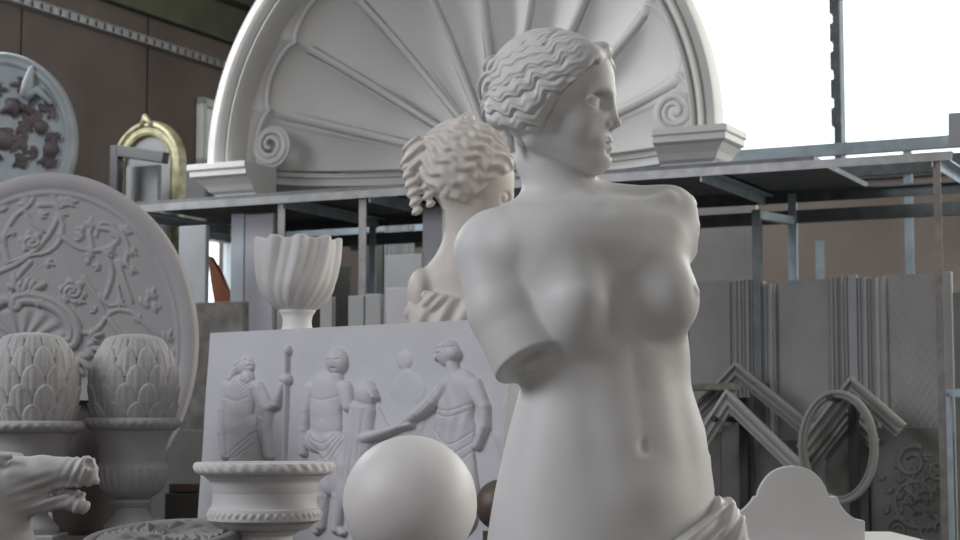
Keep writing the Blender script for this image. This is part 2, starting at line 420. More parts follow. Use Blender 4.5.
g = MB(); rbox(g, WL-.112, WL-.108, W2[0]+.04, W2[1]-.04, W2[2]+.04, W2[3]-.04); g.build('glass', M['glass'], f2)
zt2 = lwg(220, 235)[1]; g = MB(); rbox(g, WL-.16, WL-.07, W2[0], W2[1], zt2-.022, zt2+.022); g.build('transom', M['steel_dark'], f2)
# beam under the ceiling along the left wall
_, zb = WL, 0
d = ray(110, 0); o_ = Vector((0, 0, CAMZ)); t_ = (WL+.06-(o_-RO).dot(RE))/d.dot(RE); zb = (o_+d*t_).z
bm_ = MB(); rbox(bm_, WL, WL+.06, WF, WB, zb, ZC); rbox(bm_, WL, WL+.16, WF, WB, zb+.22, ZC)
struct('beam', bm_, M['beam'], bev=.008)
# perforated cable tray on the left wall
ca, cb = [], []
def wl(px, py, off=.05):
    d = ray(px, py); o_ = Vector((0, 0, CAMZ)); t_ = (WL+off-(o_-RO).dot(RE))/d.dot(RE); return o_+d*t_
za = (wl(20, 0).z+wl(215, 59).z)/2
tr = MB(); rbox(tr, WL+.002, WL+.012, -9, WB-.1, za-.026, za+.026); rbox(tr, WL+.002, WL+.06, -9, WB-.1, za-.030, za-.026)
rbox(tr, WL+.002, WL+.02, -9, WB-.1, za+.026, za+.03)
k = -8.9
while k < WB-.3:
    rbox(tr, WL+.012, WL+.026, k, k+.045, za-.018, za+.020); k += .075
tr_o = tr.build('cable_tray', M['steel']); tag(tr_o, 'slotted galvanised cable tray running along the brown left wall', 'cable tray')
# ================================================================== classical female torso statue
SY = 3.3; SF = Frame(SY)
HC = (556.0, 0.0, 92.0); HYAW = math.radians(18)   # head centre (px, depth, py)
_hc, _hs = math.cos(HYAW), math.sin(HYAW)
HTILT = math.radians(3)
def head_local(p):
    """f forward (right of the picture), s towards the camera side, u down (py)"""
    dx, dy, dz = p[0]-f32(HC[0]), p[1]-f32(HC[1]), p[2]-f32(HC[2])
    f = dx*f32(_hc)-dy*f32(_hs); s = -dx*f32(_hs)-dy*f32(_hc)
    s = -dy*f32(_hc)-dx*f32(_hs)
    return f, s, dz
def mir(f, s, u): return f, np.abs(s), u
def head_sdf(p):
    q = head_local(p); f, s, u = q; m = mir(f, s, u)
    d = ell(q, (-8, 0, -8), (58, 47, 52))                      # cranium
    face = ell(q, (24, 0, 17), (36, 33.5, 60))                    # mask
    d = smin(d, face, 14)
    d = smin(d, cap(m, (-12, 29, 46), (38, 9, 70), 14, 12), 14) # jaw
    d = smin(d, ell(q, (44, 0, 69), (14, 13, 11)), 10)          # chin
    d = smin(d, ell(m, (25, 22, 37), (18, 12.5, 16)), 12)         # cheek
    d = smin(d, ell(q, (38, 0, -16), (21, 30, 26)), 14)         # forehead
    d = smin(d, cap(m, (54, 6, 2), (39, 28, 1), 5.0, 4.5), 9)  # brow
    soc = ell(m, (52, 18, 12.5), (14, 13.5, 9))                    # socket
    d = smax(d, -soc, 7)
    d = smin(d, cap(q, (53.5, 0, -8), (61.5, 0, 30), 4.4, 4.6), 6)  # nose ridge
    d = smin(d, cap(q, (46, 0, 8), (54, 0, 32), 7.0, 9.0), 5)   # nose sides
    d = smin(d, ell(q, (62.5, 0, 32), (6.0, 5.4, 5)), 3)
    d = smin(d, ell(m, (54.5, 7.5, 33.5), (6.5, 4.4, 4.8)), 2.5)        # wing
    d = smax(d, -ell(m, (57.5, 4.2, 38.5), (3.6, 2.2, 2.4)), 1.2)  # nostril
    d = smin(d, ell(q, (43.5, 0, 53), (13.5, 18, 12)), 6)           # mouth mound
    d = smin(d, cap(m, (56.0, 2.5, 49.0), (47.5, 14.0, 52.2), 3.5, 1.9), 2.5)   # upper lip
    d = smin(d, cap(m, (55.2, 0, 57.0), (47.0, 11.5, 55.0), 4.2, 2.2), 2.2)   # lower lip
    groove = cap(m, (62, 0, 52.8), (46, 16, 54.2), 1.6, 1.2)
    d = smax(d, -groove, 1.5)
    d = smax(d, -ell(q, (57, 0, 63), (5, 9, 2.8)), 3)         # chin groove
    d = smax(d, -cap(q, (63, 0, 42), (60.5, 0, 46), 1.5), 1.8)
    d = smin(d, ell(m, (37.5, 15.5, 15.5), (12.5, 12.5, 10.0)), 1.0)   # eyeball
    shell = ell(m, (37.5, 15.5, 15.5), (14.5, 14.3, 12.0)); tt = (m[1]-f32(17))**2
    upper = smax(shell, (u-(f32(11.6)+f32(.030)*tt)), 0.7); lower = smax(shell, ((f32(20.6)-f32(.020)*tt)-u), 0.7)
    d = smin(d, upper, 1.6); d = smin(d, lower, 2.4)
    d = smin(d, ell(m, (-14, 40, 38), (7, 4, 9)), 4)             # ear lobe below the hair
    return d
YAW = math.radians(24); _yc, _ys = math.cos(YAW), math.sin(YAW)
SEC = [  # py, left, right, depth ratio, centre depth, forward bulge
 (196, 540, 650, .62, 16), (215, 520, 680, .64, 8), (240, 507, 692, .66, 2), (270, 508, 689, .66, 0), (300, 514, 684, .64, 1), (330, 521, 686, .65, 3),
 (360, 525, 689, .66, 4), (385, 522, 691, .70, 4), (410, 515.5, 698, .72, 3), (440, 508, 707, .73, 2), (470, 501, 713, .74, 2), (500, 495, 718, .75, 2),
 (540, 489, 727, .76, 2), (600, 484, 738, .76, 2), (680, 480, 745, .76, 2)]
_sz = np.array([s_[0] for s_ in SEC], float)
def _interp(z, col):
    """smooth (cubic Hermite) interpolation of a section column"""
    y = np.array([s_[col] for s_ in SEC], float); g = np.gradient(y, _sz)
    i = np.clip(np.searchsorted(_sz, z)-1, 0, len(_sz)-2); h = _sz[i+1]-_sz[i]; t = np.clip((z-_sz[i])/h, 0, 1)
    return ((2*t**3-3*t**2+1)*y[i]+(t**3-2*t**2+t)*h*g[i]+(-2*t**3+3*t**2)*y[i+1]+(t**3-t**2)*h*g[i+1]).astype(f32)
_zt = np.linspace(100, 720, 1241); _tab = {c: _interp(_zt, c) for c in (1, 2, 3, 4)}
def _col(z, c): return np.interp(z, _zt, _tab[c]).astype(f32)
def tor_local(p):
    cx = (_col(p[2], 1)+_col(p[2], 2))/2; cy = _col(p[2], 4)
    dx = p[0]-cx; dy = p[1]-cy
    return dx*f32(_yc)+dy*f32(_ys), dx*f32(_ys)-dy*f32(_yc)   # lateral, forward
def trunk(p, grow=0.0, fall=0.0):
    lat, fw = tor_local(p)
    wv = (_col(p[2], 2)-_col(p[2], 1))/2
    r = _col(p[2], 3); a = wv/np.sqrt(_yc**2+(r*_ys)**2); dd = a*r
    a = a+f32(grow); dd = dd+f32(grow)
    e = f32(2.25)
    k = (np.abs(lat/a)**e+np.abs(fw/dd)**e)**(1/e)
    return (k-1)*np.minimum(a, dd)*f32(0.92)
def LF(lat, fw, py):   # body frame to sculpting coordinates
    cx = float((_col(np.array([py]), 1)+_col(np.array([py]), 2))[0]/2); cy = float(_col(np.array([py]), 4)[0])
    return (cx+lat*_yc+fw*_ys, cy+lat*_ys-fw*_yc, py)
B_R = LF(46, 41, 297); B_L = LF(-42, 40, 313)
B_L = (573, B_L[1]+9, 318)
def body_sdf(p):
    lat, fw = tor_local(p); x, y, z = p
    d = trunk(p)
    d = smax(d, plane(p, (600, 0, 205), (0, 0, -1)), 22)
    # shoulders and back
    d = smin(d, cap(p, (575, 22, 196), (498, 2, 243), 27, 33), 18)
    d = smin(d, cap(p, (590, 22, 212), (668, 34, 218), 30, 34), 16)
    d = smin(d, cap(p, (600, -14, 232), (655, 6, 232), 30, 32), 22)
    d = smin(d, cap(p, (560, -28, 242), (512, -28, 252), 32, 34), 22)
    # deltoids
    d = smin(d, ell(p, (674, 30, 222), (34, 36, 40)), 14)
    d = smin(d, ell(p, (494, -8, 254), (39, 40, 42)), 12)
    # neck
    nk = chain(p, [(545, 12, 128, 32), (553, 16, 166, 30), (568, 18, 205, 37)], 8)
    d = smin(d, nk, 20)
    d = smin(d, cap(p, (588, 25, 193), (652, 32, 206), 16, 22), 12)
    d = smin(d, cap(p, (530, 10, 160), (600, -20, 212), 12, 7), 12)    # neck muscle
    d = smin(d, cap(p, (612, -30, 214), (668, 0, 199), 6, 7), 12)         # collar bones
    d = smin(d, cap(p, (590, -38, 216), (520, -30, 222), 6, 7), 12)
    d = d+f32(2.0)*gauss(p, (604, -40, 213), (9, 30, 9))
    d = d+f32(3.0)*gauss(p, (640, -30, 190), (20, 30, 10))
    d = smin(d, ell(p, (606, -12, 246), (64, 36, 42), yaw=YAW), 20)   # broad upper chest
    d = smin(d, ell(p, LF(-58, 20, 275), (30, 30, 46)), 18)      # chest muscle towards the arm
    # bosom
    br = smin(ell(p, B_R, (37, 37, 38)), ell(p, (B_R[0]+3, B_R[1]-4, B_R[2]+8), (32, 33, 29)), 6)
    bl = smin(ell(p, B_L, (37, 37, 39)), ell(p, (B_L[0]+3, B_L[1]-3, B_L[2]+8), (32, 33, 29)), 6)
    br = smin(br, cap(p, LF(44, 26, 245), LF(48, 46, 300), 20, 26), 22)
    bl = smin(bl, cap(p, LF(-44, 26, 250), LF(-50, 50, 305), 20, 26), 22)
    bs = smin(br, bl, 9)
    d = smin(d, bs, 15)
    nr = (B_R[0]+33, B_R[1]-17, 294); nl = (B_L[0]+6, B_L[1]-36, 321)
    d = smin(d, ell(p, nr, (4.5, 4.5, 4.2)), 5); d = smin(d, ell(p, nl, (4.8, 4.8, 4.5)), 5)
    # right arm stump
    A0, A1 = (491, -14, 254), (534, -50, 376)
    arm = chain(p, [(*A0, 36), (505, -30, 312, 37), (*A1, 37)], 6)
    arm = smax(arm, plane(p, (529, -50, 364), (.42, -.36, .84)), 3)
    cutn = plane(p, (529, -34, 362), (.44, -.34, .84))
    hol = ell(p, (533, -60, 369), (27, 22, 12), roll=-0.45)
    arm = smax(arm, -hol, 3)
    d = smin(d, arm, 7)
    # left shoulder break: rough cut
    rough = noise3(p, 26, 3)*f32(1.8)+noise3(p, 9, 4)*f32(0.9)
    d = smax(d, plane(p, (700.5, 20, 215), (.97, .10, -.02))+rough, 2.5)
    d = smax(d, plane(p, (694, 10, 192), (.72, -.1, -.68))+rough, 2)
    front = np.clip(fw/f32(30), 0, 1)
    # abdomen
    mid = LF(0, 60, 400)
    d = d+front*f32(.6)*np.exp(-(lat/f32(9))**2)*np.clip((z-330)/30, 0, 1)*np.clip((452-z)/20, 0, 1)   # midline
    d = d+front*f32(1.6)*np.exp(-((np.abs(lat)-f32(52))/f32(14))**2-((z-425)/f32(55))**2)
    d = d-front*f32(1.2)*(np.exp(-((np.abs(lat)-f32(23))/f32(15))**2-((z-385)/f32(26))**2)+np.exp(-((np.abs(lat)-f32(22))/f32(15))**2-((z-430)/f32(22))**2))
    d = d-front*f32(8.0)*np.exp(-(lat/f32(42))**2-((z-492)/f32(34))**2)
    d = d-front*f32(2.5)*np.exp(-((np.abs(lat)-f32(66))/f32(20))**2-((z-345)/f32(30))**2)
    d = smax(d, -ell(p, (666, -58, 371), (2.5, 6, 4)), 2)
    nx, ny, nz = NAVEL
    d = d+f32(4.2)*gauss(p, (nx, ny, nz), (6.5, 30, 8))-f32(1.3)*gauss(p, (nx-1, ny, nz+9), (10, 30, 5))
    # head
    d = smin(d, head_sdf(p), 7)
    return d
NAVEL = LF(3, 70, 447); NAVEL = (NAVEL[0]-1, NAVEL[1], 447)
def hair_sdf(p):
    q = head_local(p); f, s, u = q; m = mir(f, s, u)
    # strands run from the parting above the forehead (pole A) to the knot (pole B)
    al = (f32(54)-f)*f32(.95)+(u+f32(44))*f32(.31)               # along the pole axis
    up_ = (u+f32(44))*f32(.95)-(f32(54)-f)*f32(.31)              # down from the axis
    ang = np.arctan2(up_+f32(4), np.abs(s)+f32(10))
    wave = np.sin(al*f32(0.205)+f32(0.8)+ang*f32(1.0))
    ph = ang*f32(30)+wave*f32(0.75)+f32(1.2)*np.sin(al*f32(.10)+ang*f32(4))+f32(.8)*np.sin(al*f32(.33)+ang*f32(9)+f32(2))
    amp = np.clip(al/f32(34), 0.2, 1)
    st = (np.sqrt(np.abs(np.sin(ph*f32(0.5)))+f32(.01))-f32(.62))
    fine = np.sin(ph*f32(2.2)+f32(1)+np.sin(al*f32(.4)))*f32(.5)
    d = ell(q, (-7, 0, -11), (63, 53, 57))
    d = smin(d, ell(m, (14, 24, -16), (46, 29, 42)), 8)
    d = smin(d, ell(m, (-24, 34, 18), (36, 21, 34)), 12)         # mass over the ear
    d = smin(d, ell(q, (-48, 0, 16), (22, 34, 28)), 12)
    d = smin(d, cap(m, (50, 4, -42), (28, 36, -18), 9, 10), 9)     # roll above the forehead
    d = smin(d, cap(m, (28, 36, -18), (-10, 46, 22), 10, 9), 9)
    la = f32(1.6)+f32(2.7)*np.clip((u+f32(40))/f32(50), 0, 1)
    d = d-st*amp*la-fine*amp
    # front hair line
    cutp = smin(plane(q, (38, 0, -14), (.60, 0, .80)), plane(q, (8, 0, 20), (.82, 0, .57)), 8)
    cutp = smin(cutp, plane(q, (1, 0, 36), (.99, 0, .12)), 8)
    d = smax(d, cutp+f32(1.5)*np.sin(ph), 5)
    d = smax(d, plane(q, (-6, 0, 50), (-.30, 0, .95)), 6)
    bandp = plane(q, (2, 0, -40), (.93, 0, .37))                 # narrow band over the crown
    d = d+f32(1.8)*np.exp(-(bandp/f32(2.0))**2)*(u < -40)
    # knot at the back
    kx, ku = f+f32(57), u+f32(7)
    kr = np.sqrt(kx*kx+ku*ku); ka = np.arctan2(ku, kx)
    kn = ell(q, (-59, 0, -8), (20, 30, 26))
    kn = kn-f32(2.2)*np.sin(ka*2+kr*f32(.62)+f32(.06)*s)
    kn = smin(kn, ell(q, (-64, 4, 14), (12, 20, 13))-f32(1.6)*np.sin(u*f32(.75)+s*f32(.2)+f*f32(.4)), 3)
    kn = smin(kn, ell(q, (-52, 8, -30), (20, 24, 12))-f32(1.6)*np.sin(f*f32(.5)+u*f32(.45)), 3)
    d = smin(d, kn, 1.5)
    for i, (a, b, r) in enumerate([((-30, 34, 42), (-27, 31, 54), 6), ((-42, 26, 42), (-39, 24, 58), 6), ((-20, 38, 40), (-19, 37, 48), 5)]):
        d = smin(d, cap(m, a, b, r, r*.5)-f32(.4)*np.sin(u*f32(.5)+i), 5)
    return d
def drape_sdf(p):
    lat, fw = tor_local(p); x, y, z = p
    # distance below the rolled upper edge of the cloth, which rises to the right hip
    e = f32(0.88)*(z-f32(506))+f32(0.47)*(x-f32(712))
    e = e+f32(.0012)*(x-f32(712))**2*(x < 712)*-1*0.6
    u = e; v = f32(0.88)*x-f32(0.47)*z
    fold = np.sin(u*f32(.36)+f32(.9)*np.sin(v*f32(.05))+v*f32(.02))
    t = trunk(p, 9)
    d = t-f32(3.6)*fold-f32(1.6)*np.sin(u*f32(.83)+v*f32(.045)+f32(1.5)*np.sin(v*f32(.035)))
    roll = np.exp(-((u-f32(7))/f32(7))**2); d = d-f32(4)*roll
    d = smax(d, -e, 5)
    # gathered knot on the hip
    kn = ell(p, (716, -14, 533), (25, 32, 36))
    kn = kn-f32(2.8)*np.sin((x*f32(.80)+z*f32(.35))*f32(.45)+f32(.8)*np.sin(z*f32(.06)))
    k2 = ell(p, (735, -6, 560), (14, 26, 42))-f32(2)*np.sin(x*f32(.5)+z*f32(.1))
    kn = smin(kn, k2, 3)
    d = smin(d, kn, 6)
    d = smax(d, plane(p, (0, 0, 606), (0, 0, 1)), 2)
    return d
def build_statue():
    base = SF.to_world([(612, 4, 430)])[0]
    t = empty('torso_statue', (base[0], base[1], 0.30), 'large white plaster torso statue of an armless woman with wavy tied hair', 'statue')
    sculpt('body', body_sdf, (448, -128, 20), (748, 96, 604), H_STATUE, SF, M['statue'], t)
    sculpt('hair', hair_sdf, (470, -66, 18), (625, 66, 160), H_STATUE*0.85, SF, M['statue'], t)
    sculpt('draped_cloth', drape_sdf, (470, -128, 470), (765, 110, 615), H_STATUE*1.2, SF, M['statue'], t)
    # skirt falling from the hips to the base (below the picture)
    rows = [(588, 0), (640, 2), (700, 4), (780, 0), (860, -4), (940, 2), (1028, 12)]
    n = 160; V = []; th = np.linspace(0, 2*PI, n, endpoint=False)
    zs = np.linspace(588, 1028, 60)
    for z in zs:
        g = np.interp(z, [r_[0] for r_ in rows], [r_[1] for r_ in rows]); tt = (z-588)/440
        a = (126+g)*(1-.12*math.sin(tt*PI)); b = (100+g)*(1-.10*math.sin(tt*PI))
        fo = 1+0.035*np.sin(th*17+3*np.sin(th*2)+tt*2)*min(1, .3+tt)+.02*np.sin(th*9+tt*3)
        V.append(np.stack([613+a*fo*np.cos(th)*_yc-b*fo*np.sin(th)*_ys*.3, 2+b*fo*np.sin(th)+a*np.cos(th)*_ys*.3, np.full(n, z)], -1))
    k = len(V); V = np.concatenate(V)
    i, j = np.meshgrid(np.arange(k-1), np.arange(n), indexing='ij')
    F = np.stack([i*n+j, i*n+(j+1) % n, (i+1)*n+(j+1) % n, (i+1)*n+j], -1).reshape(-1, 4)
    mesh('skirt', SF.to_world(V), F, M['statue'], t)
    mb = MB(); c = Vector(base); c.z = 0.325
    mb.box((c.x, c.y, 0.33), (0.245, 0, 0), (0, 0.22, 0), (0, 0, 0.03)); mb.build('plinth', M['statue'], t, bev=0.008)
    pd = MB(); pd.box((c.x, c.y, 0.15), (0.27, 0, 0), (0, 0.26, 0), (0, 0, 0.15))
    o = pd.build('pedestal_block', M['plaster_grey'], bev=0.01); tag(o, 'low grey pedestal block under the armless statue', 'pedestal')
H_STATUE = 1.25
build_statue()
# ================================================================== steel rack
RACK_Z = 2.43; RACK_D = 0.86
rk = empty('storage_rack', R(1.6, .6, 0), 'tall grey steel rack that carries the big shell niche', 'rack')
def rz(px, py, g=0.0): return RP(px, py, g)
RAIL_E0, RAIL_E1 = -0.25, 3.58
POSTS = [rz(278, 230)[0], rz(359, 240)[0], rz(935, 250)[0]]
mb = MB(); mb.angle(R(RAIL_E0, -.02, RACK_Z), R(RAIL_E1, -.02, RACK_Z), .032, .006, -UP, RG); mb.build('rail', M['steel'], rk)
mb = MB(); mb.angle(R(RAIL_E0, RACK_D, RACK_Z), R(RAIL_E1, RACK_D, RACK_Z), .045, .006, -UP, -RG); mb.build('rail', M['steel_dark'], rk)
for e in (RAIL_E0+.05, POSTS[0]+.03, POSTS[1]+.06, 1.75, 2.6, POSTS[2]):
    mb = MB(); mb.angle(R(e, -.015, RACK_Z-.012), R(e, RACK_D-.01, RACK_Z-.012), .04, .006, -UP, RE); mb.build('crossbar', M['steel_blue'], rk)
for e, g in ((POSTS[0], 0.0), (POSTS[1], 0.0), (POSTS[2], 0.0), (POSTS[0], RACK_D-.04), (rz(425, 260, RACK_D-.04)[0], RACK_D-.04), (rz(788, 200, RACK_D-.04)[0], RACK_D-.04), (POSTS[2], RACK_D-.04)):
    mb = MB(); mb.angle(R(e, g, 0), R(e, g, RACK_Z-.01), .027 if e > 3 else .036, .006, RE, RG); o = mb.build('post', (M['steel_mid'] if e > 3 else M['steel']) if g == 0 else M['steel_blue'], rk)
# the lower tier at the back and side braces
for (px, py, g, m) in ((700, 222, RACK_D-.02, 'steel_dark'), (700, 203, RACK_D+.02, 'steel')):
    e, z = rz(px, py, g); mb = MB(); mb.bar(R(.0, g, z), R(RAIL_E1, g, z), .03, .035 if m == 'steel' else .055); mb.build('rail', M[m], rk)
mb = MB(); a = rz(757, 232, .1)
zt_ = rz(775, 222, RACK_D-.02)[1]
mb.bar(R(rz(757, 224, .55)[0], .55, zt_), R(rz(795, 234, RACK_D)[0], RACK_D, zt_), .035, .035); mb.build('brace', M['steel_blue'], rk)
mb = MB(); mb.bar(R(rz(757, 224, .55)[0], .55, 0), R(rz(757, 224, .55)[0], .55, zt_+.02), .035, .035); mb.build('post', M['steel_dark'], rk)
# shelf board under the niche
e1 = rz(752, 165, 0)[0]
mb = MB(); mb.box(R(1.45, .43, RACK_Z+.012), RE*1.60, RG*.42, UP*.011); o = mb.build('shelf_board', M['steel_dark'], rk)
# second, farther rack behind: long beams and posts by the back wall
rk2 = empty('wall_rack', R(2.5, 2.6, 0), 'far blue-grey steel rack frame in front of the back wall below the window', 'rack')
for (px, py, g, m, w_) in ((850, 148, 1.9, 'steel_blue', .06), (850, 168, 2.6, 'steel_dark', .09), (330, 233, 2.2, 'steel_blue', .07), (395, 242, 2.4, 'steel_dark', .07)):
    e, z = rz(px, py, g)
    mb = MB(); rbox(mb, e-.30 if px < 500 else e-.65, e+1.1, g, g+.04, z-w_/2, z+w_/2); mb.build('rail', M[m], rk2)
for px, py, g in ((788, 150, 1.9), (817, 245, 2.6), (905, 150, 2.6)):
    e, z = rz(px, py, g); mb = MB()
    rbox(mb, e-.02, e+.02, g+.04, g+.08, 0, z if px != 817 else rz(817, 240, g)[1]); mb.build('post', M['steel_blue'], rk2)

# ================================================================== shell niche
NZ = 2.565; NE = 1.42; NR = 1.22; NG = 0.06
nt_ = empty('shell_niche', R(NE, .5, RACK_Z+.023), 'huge white plaster half-dome niche with fluted shell on top of the steel rack', 'niche')
def NP(x, z, g): return R(NE+x, g, NZ+z)
ARC = [(i/96)*PI for i in range(97)]
def arch_sweep(name, prof, m=M['niche']):      # prof: (radius, g) polygon swept over the half circle
    mb = MB(); fr_ = []
    for t in ARC:
        d = RE*math.cos(t)+UP*math.sin(t); fr_.append((R(NE, 0, NZ+.04), d, RG))
    mb.sweep(fr_, prof); return mb.build(name, m, nt_, smooth=True, angle=35)
# outer archivolt: flat band, groove, ogee, inner fillet
arch_sweep('archivolt', [(1.222, .16), (1.222, NG+.015), (1.215, NG), (1.182, NG), (1.178, NG+.02), (1.173, NG+.02), (1.169, NG-.005), (1.162, NG-.015), (1.152, NG-.01), (1.142, NG+.01), (1.134, NG+.025), (1.131, NG+.04), (1.127, NG+.04), (1.124, NG+.012), (1.115, NG+.005), (1.108, NG+.015), (1.105, NG+.05), (1.102, NG+.16)])
NL, TC = 8, math.radians(15)
def lobes(t):   # scalloped inner edge: lobes between cusps
    x = (t-TC)/(PI-2*TC)*NL
    if x < 0: x = x*.0+max(0, .5*(TC-t)/TC); x = min(.5, (TC-t)/TC*.62)
    elif x > NL: x = min(.5, (t-(PI-TC))/TC*.62)
    else: x = x % 1.0
    return 1.03+.052*math.sqrt(max(0, math.sin(PI*x)))
mb = MB(); NA, NB_ = 400, 64; V = []; HUBG = .33
for i in range(NA+1):
    t = i/NA*PI; x = ((t-TC)/(PI-2*TC)*NL) % 1.0 if TC <= t <= PI-TC else min(.5, (TC-min(t, PI-t))/TC*.5)
    Rm = lobes(t); rib = abs(x-.5)*2
    for j in range(NB_+1):
        r = math.sin(j/NB_*PI/2); rr = r*Rm
        g = NG+.19+HUBG*(max(0, 1-r**2.2))**.62
        fl = math.sqrt(max(0, math.sin(PI*x)))
        g += .10*r*(1-r**3)*(fl-.5)
        bead = math.exp(-((1-rib)/.035)**2)-.6*math.exp(-((1-rib-.085)/.03)**2)+.35*math.exp(-((1-rib-.14)/.03)**2)
        g -= .024*bead*min(1, r*1.5)*(1-r**6)
        V.append(NP(rr*math.cos(t), .04+rr*math.sin(t), g))
F = [(i*(NB_+1)+j, (i+1)*(NB_+1)+j, (i+1)*(NB_+1)+j+1, i*(NB_+1)+j+1) for i in range(NA) for j in range(NB_)]
o = mesh('shell', V, F, M['niche'], nt_); sd = o.modifiers.new('thickness', 'SOLIDIFY'); sd.thickness = .02; sd.offset = -1
# double bead along the scalloped edge, ending in two scrolls
T0 = math.radians(5.8)
for dr, rad, dg in ((0.0, .013, .0), (.026, .009, .008)):
    pts = []; rs = []; n_ = 260
    for i in range(n_+1):
        t = T0+i/n_*(PI-2*T0); rr = lobes(t)+dr; pts.append(NP(rr*math.cos(t), .04+rr*math.sin(t), NG+.18+dg)); rs.append(rad)
    def spiral(sgn):
        out = []; ro = []
        for k in range(1, 56):
            a = k/55*2.3*2*PI; rr = (.080+dr*.8)*(1-k/55)**.8+.008
            out.append(NP(sgn*(.985+rr*math.cos(a)), .145-rr*math.sin(a), NG+.18+dg-.02*(k/55))); ro.append(rad*(1.25-.5*k/55))
        return out, ro
    a_, ra = spiral(1); b_, rb = spiral(-1)
    mb = MB(); mb.tube(a_[::-1]+pts+b_, ra[::-1]+rs+rb, 8); mb.build('scalloped_edge', M['niche'], nt_, smooth=True)
# web between the archivolt and the scallops
V = []
for i in range(241):
    t = i/240*PI
    for rr, g in ((lobes(t)-.005, NG+.20), (1.15, NG+.13)): V.append(NP(rr*math.cos(t), .04+rr*math.sin(t), g))
F = [(2*i, 2*i+2, 2*i+3, 2*i+1) for i in range(240)]
o = mesh('recessed_band', V, F, M['niche'], nt_); sd = o.modifiers.new('thickness', 'SOLIDIFY'); sd.thickness = .02; sd.offset = -1
# base cornice following the plan of the bowl, and the two front blocks
CP = [(0, 0), (.035, 0), (.035, .012), (.045, .035), (.07, .065), (.10, .085), (.118, .092), (.118, .125), (.13, .13), (.13, .150), (0, .150)]
def bowl(t): return (1.05*math.cos(t), NG+.20+.40*math.sin(t))
mb = MB(); fr_ = []
for i in range(61):
    t = PI-i/60*PI; x, g = bowl(t); x2, g2 = bowl(t-.01); tan = (RE*(x2-x)+RG*(g2-g)).normalized(); inn = tan.cross(UP).normalized()
    fr_.append((R(NE+x, g, RACK_Z+.023)-inn*.13, inn, UP))
mb.sweep(fr_, CP); mb.build('base_cornice', M['niche'], nt_, smooth=True, angle=30)
for sgn in (-1, 1):
    mb = MB(); x0, x1 = 1.0, 1.225
    out = []
    prof = [(.20-.20, 0), (.0, 0)]
    steps = [(.0, .0), (.0, .018), (.018, .03), (.035, .055), (.065, .085), (.085, .095), (.085, .12), (.095, .125), (.095, .152), (.0, .152)]
    # profile projects to the front and, mitred, to the outer side
    def ring(pj, z):
        xi = NE+sgn*(x0-.03); xo = NE+sgn*(x1-.03+pj*.95)
        return [R(xi, NG+.20, z), R(xo, NG+.20, z), R(xo, NG+.03-pj, z), R(xi, NG+.03-pj, z)]
    V = []; F = []
    for pj, z in steps[:-1]: V += ring(pj, RACK_Z+.023+z)
    m_ = len(steps)-1
    for i in range(m_-1):
        for k in range(4): F.append((i*4+k, i*4+(k+1) % 4, (i+1)*4+(k+1) % 4, (i+1)*4+k))
    F.append((0, 3, 2, 1)); F.append(tuple((m_-1)*4+k for k in range(4)))
    mb.add(V, F); mb.build('cornice_block', M['niche'], nt_, bev=.002)
# ================================================================== reliefs as height fields
def seg2(X, Y, a, b):
    ax, ay = a; bx, by = b; dx, dy = bx-ax, by-ay; L = dx*dx+dy*dy+1e-9
    t = np.clip(((X-ax)*dx+(Y-ay)*dy)/L, 0, 1); return np.hypot(X-ax-t*dx, Y-ay-t*dy), t
class Relief:
    """collects heights over picture-like drawing coordinates"""
    def __init__(s, X, Y): s.X, s.Y = X, Y; s.H = np.zeros_like(X); s.k = 0
    def sm(s, b):
        k = s.k
        if not k: return np.maximum(s.H, b)
        h = np.clip(.5+.5*(b-s.H)/k, 0, 1); return np.where((b <= 0), s.H, s.H+(b-s.H)*h+k*h*(1-h)*(s.H > 0))
    def cap(s, pts, h, sq=.5):
        for i in range(len(pts)-1):
            (x0, y0, r0), (x1, y1, r1) = pts[i], pts[i+1]
            d, t = seg2(s.X, s.Y, (x0, y0), (x1, y1)); r = r0+(r1-r0)*t
            s.H = s.sm(h*np.clip(1-(d/r)**2, 0, 1)**sq)
        return s
    def ell(s, x, y, a, b, h, rot=0, sq=.5):
        c, n = math.cos(rot), math.sin(rot); dx, dy = s.X-x, s.Y-y; u, v = (dx*c+dy*n)/a, (-dx*n+dy*c)/b
        s.H = s.sm(h*np.clip(1-u*u-v*v, 0, 1)**sq); return s
    def cut(s, pts, r, h):
        D = 1e9
        for i in range(len(pts)-1): D = np.minimum(D, seg2(s.X, s.Y, pts[i][:2], pts[i+1][:2])[0])
        s.H = s.H-h*np.exp(-(D/r)**2)*(s.H > 0); return s
    def ridge(s, pts, r, h):
        for i in range(len(pts)-1):
            d, t = seg2(s.X, s.Y, pts[i][:2], pts[i+1][:2]); s.H = s.H+h*np.exp(-(d/r)**2)
        return s
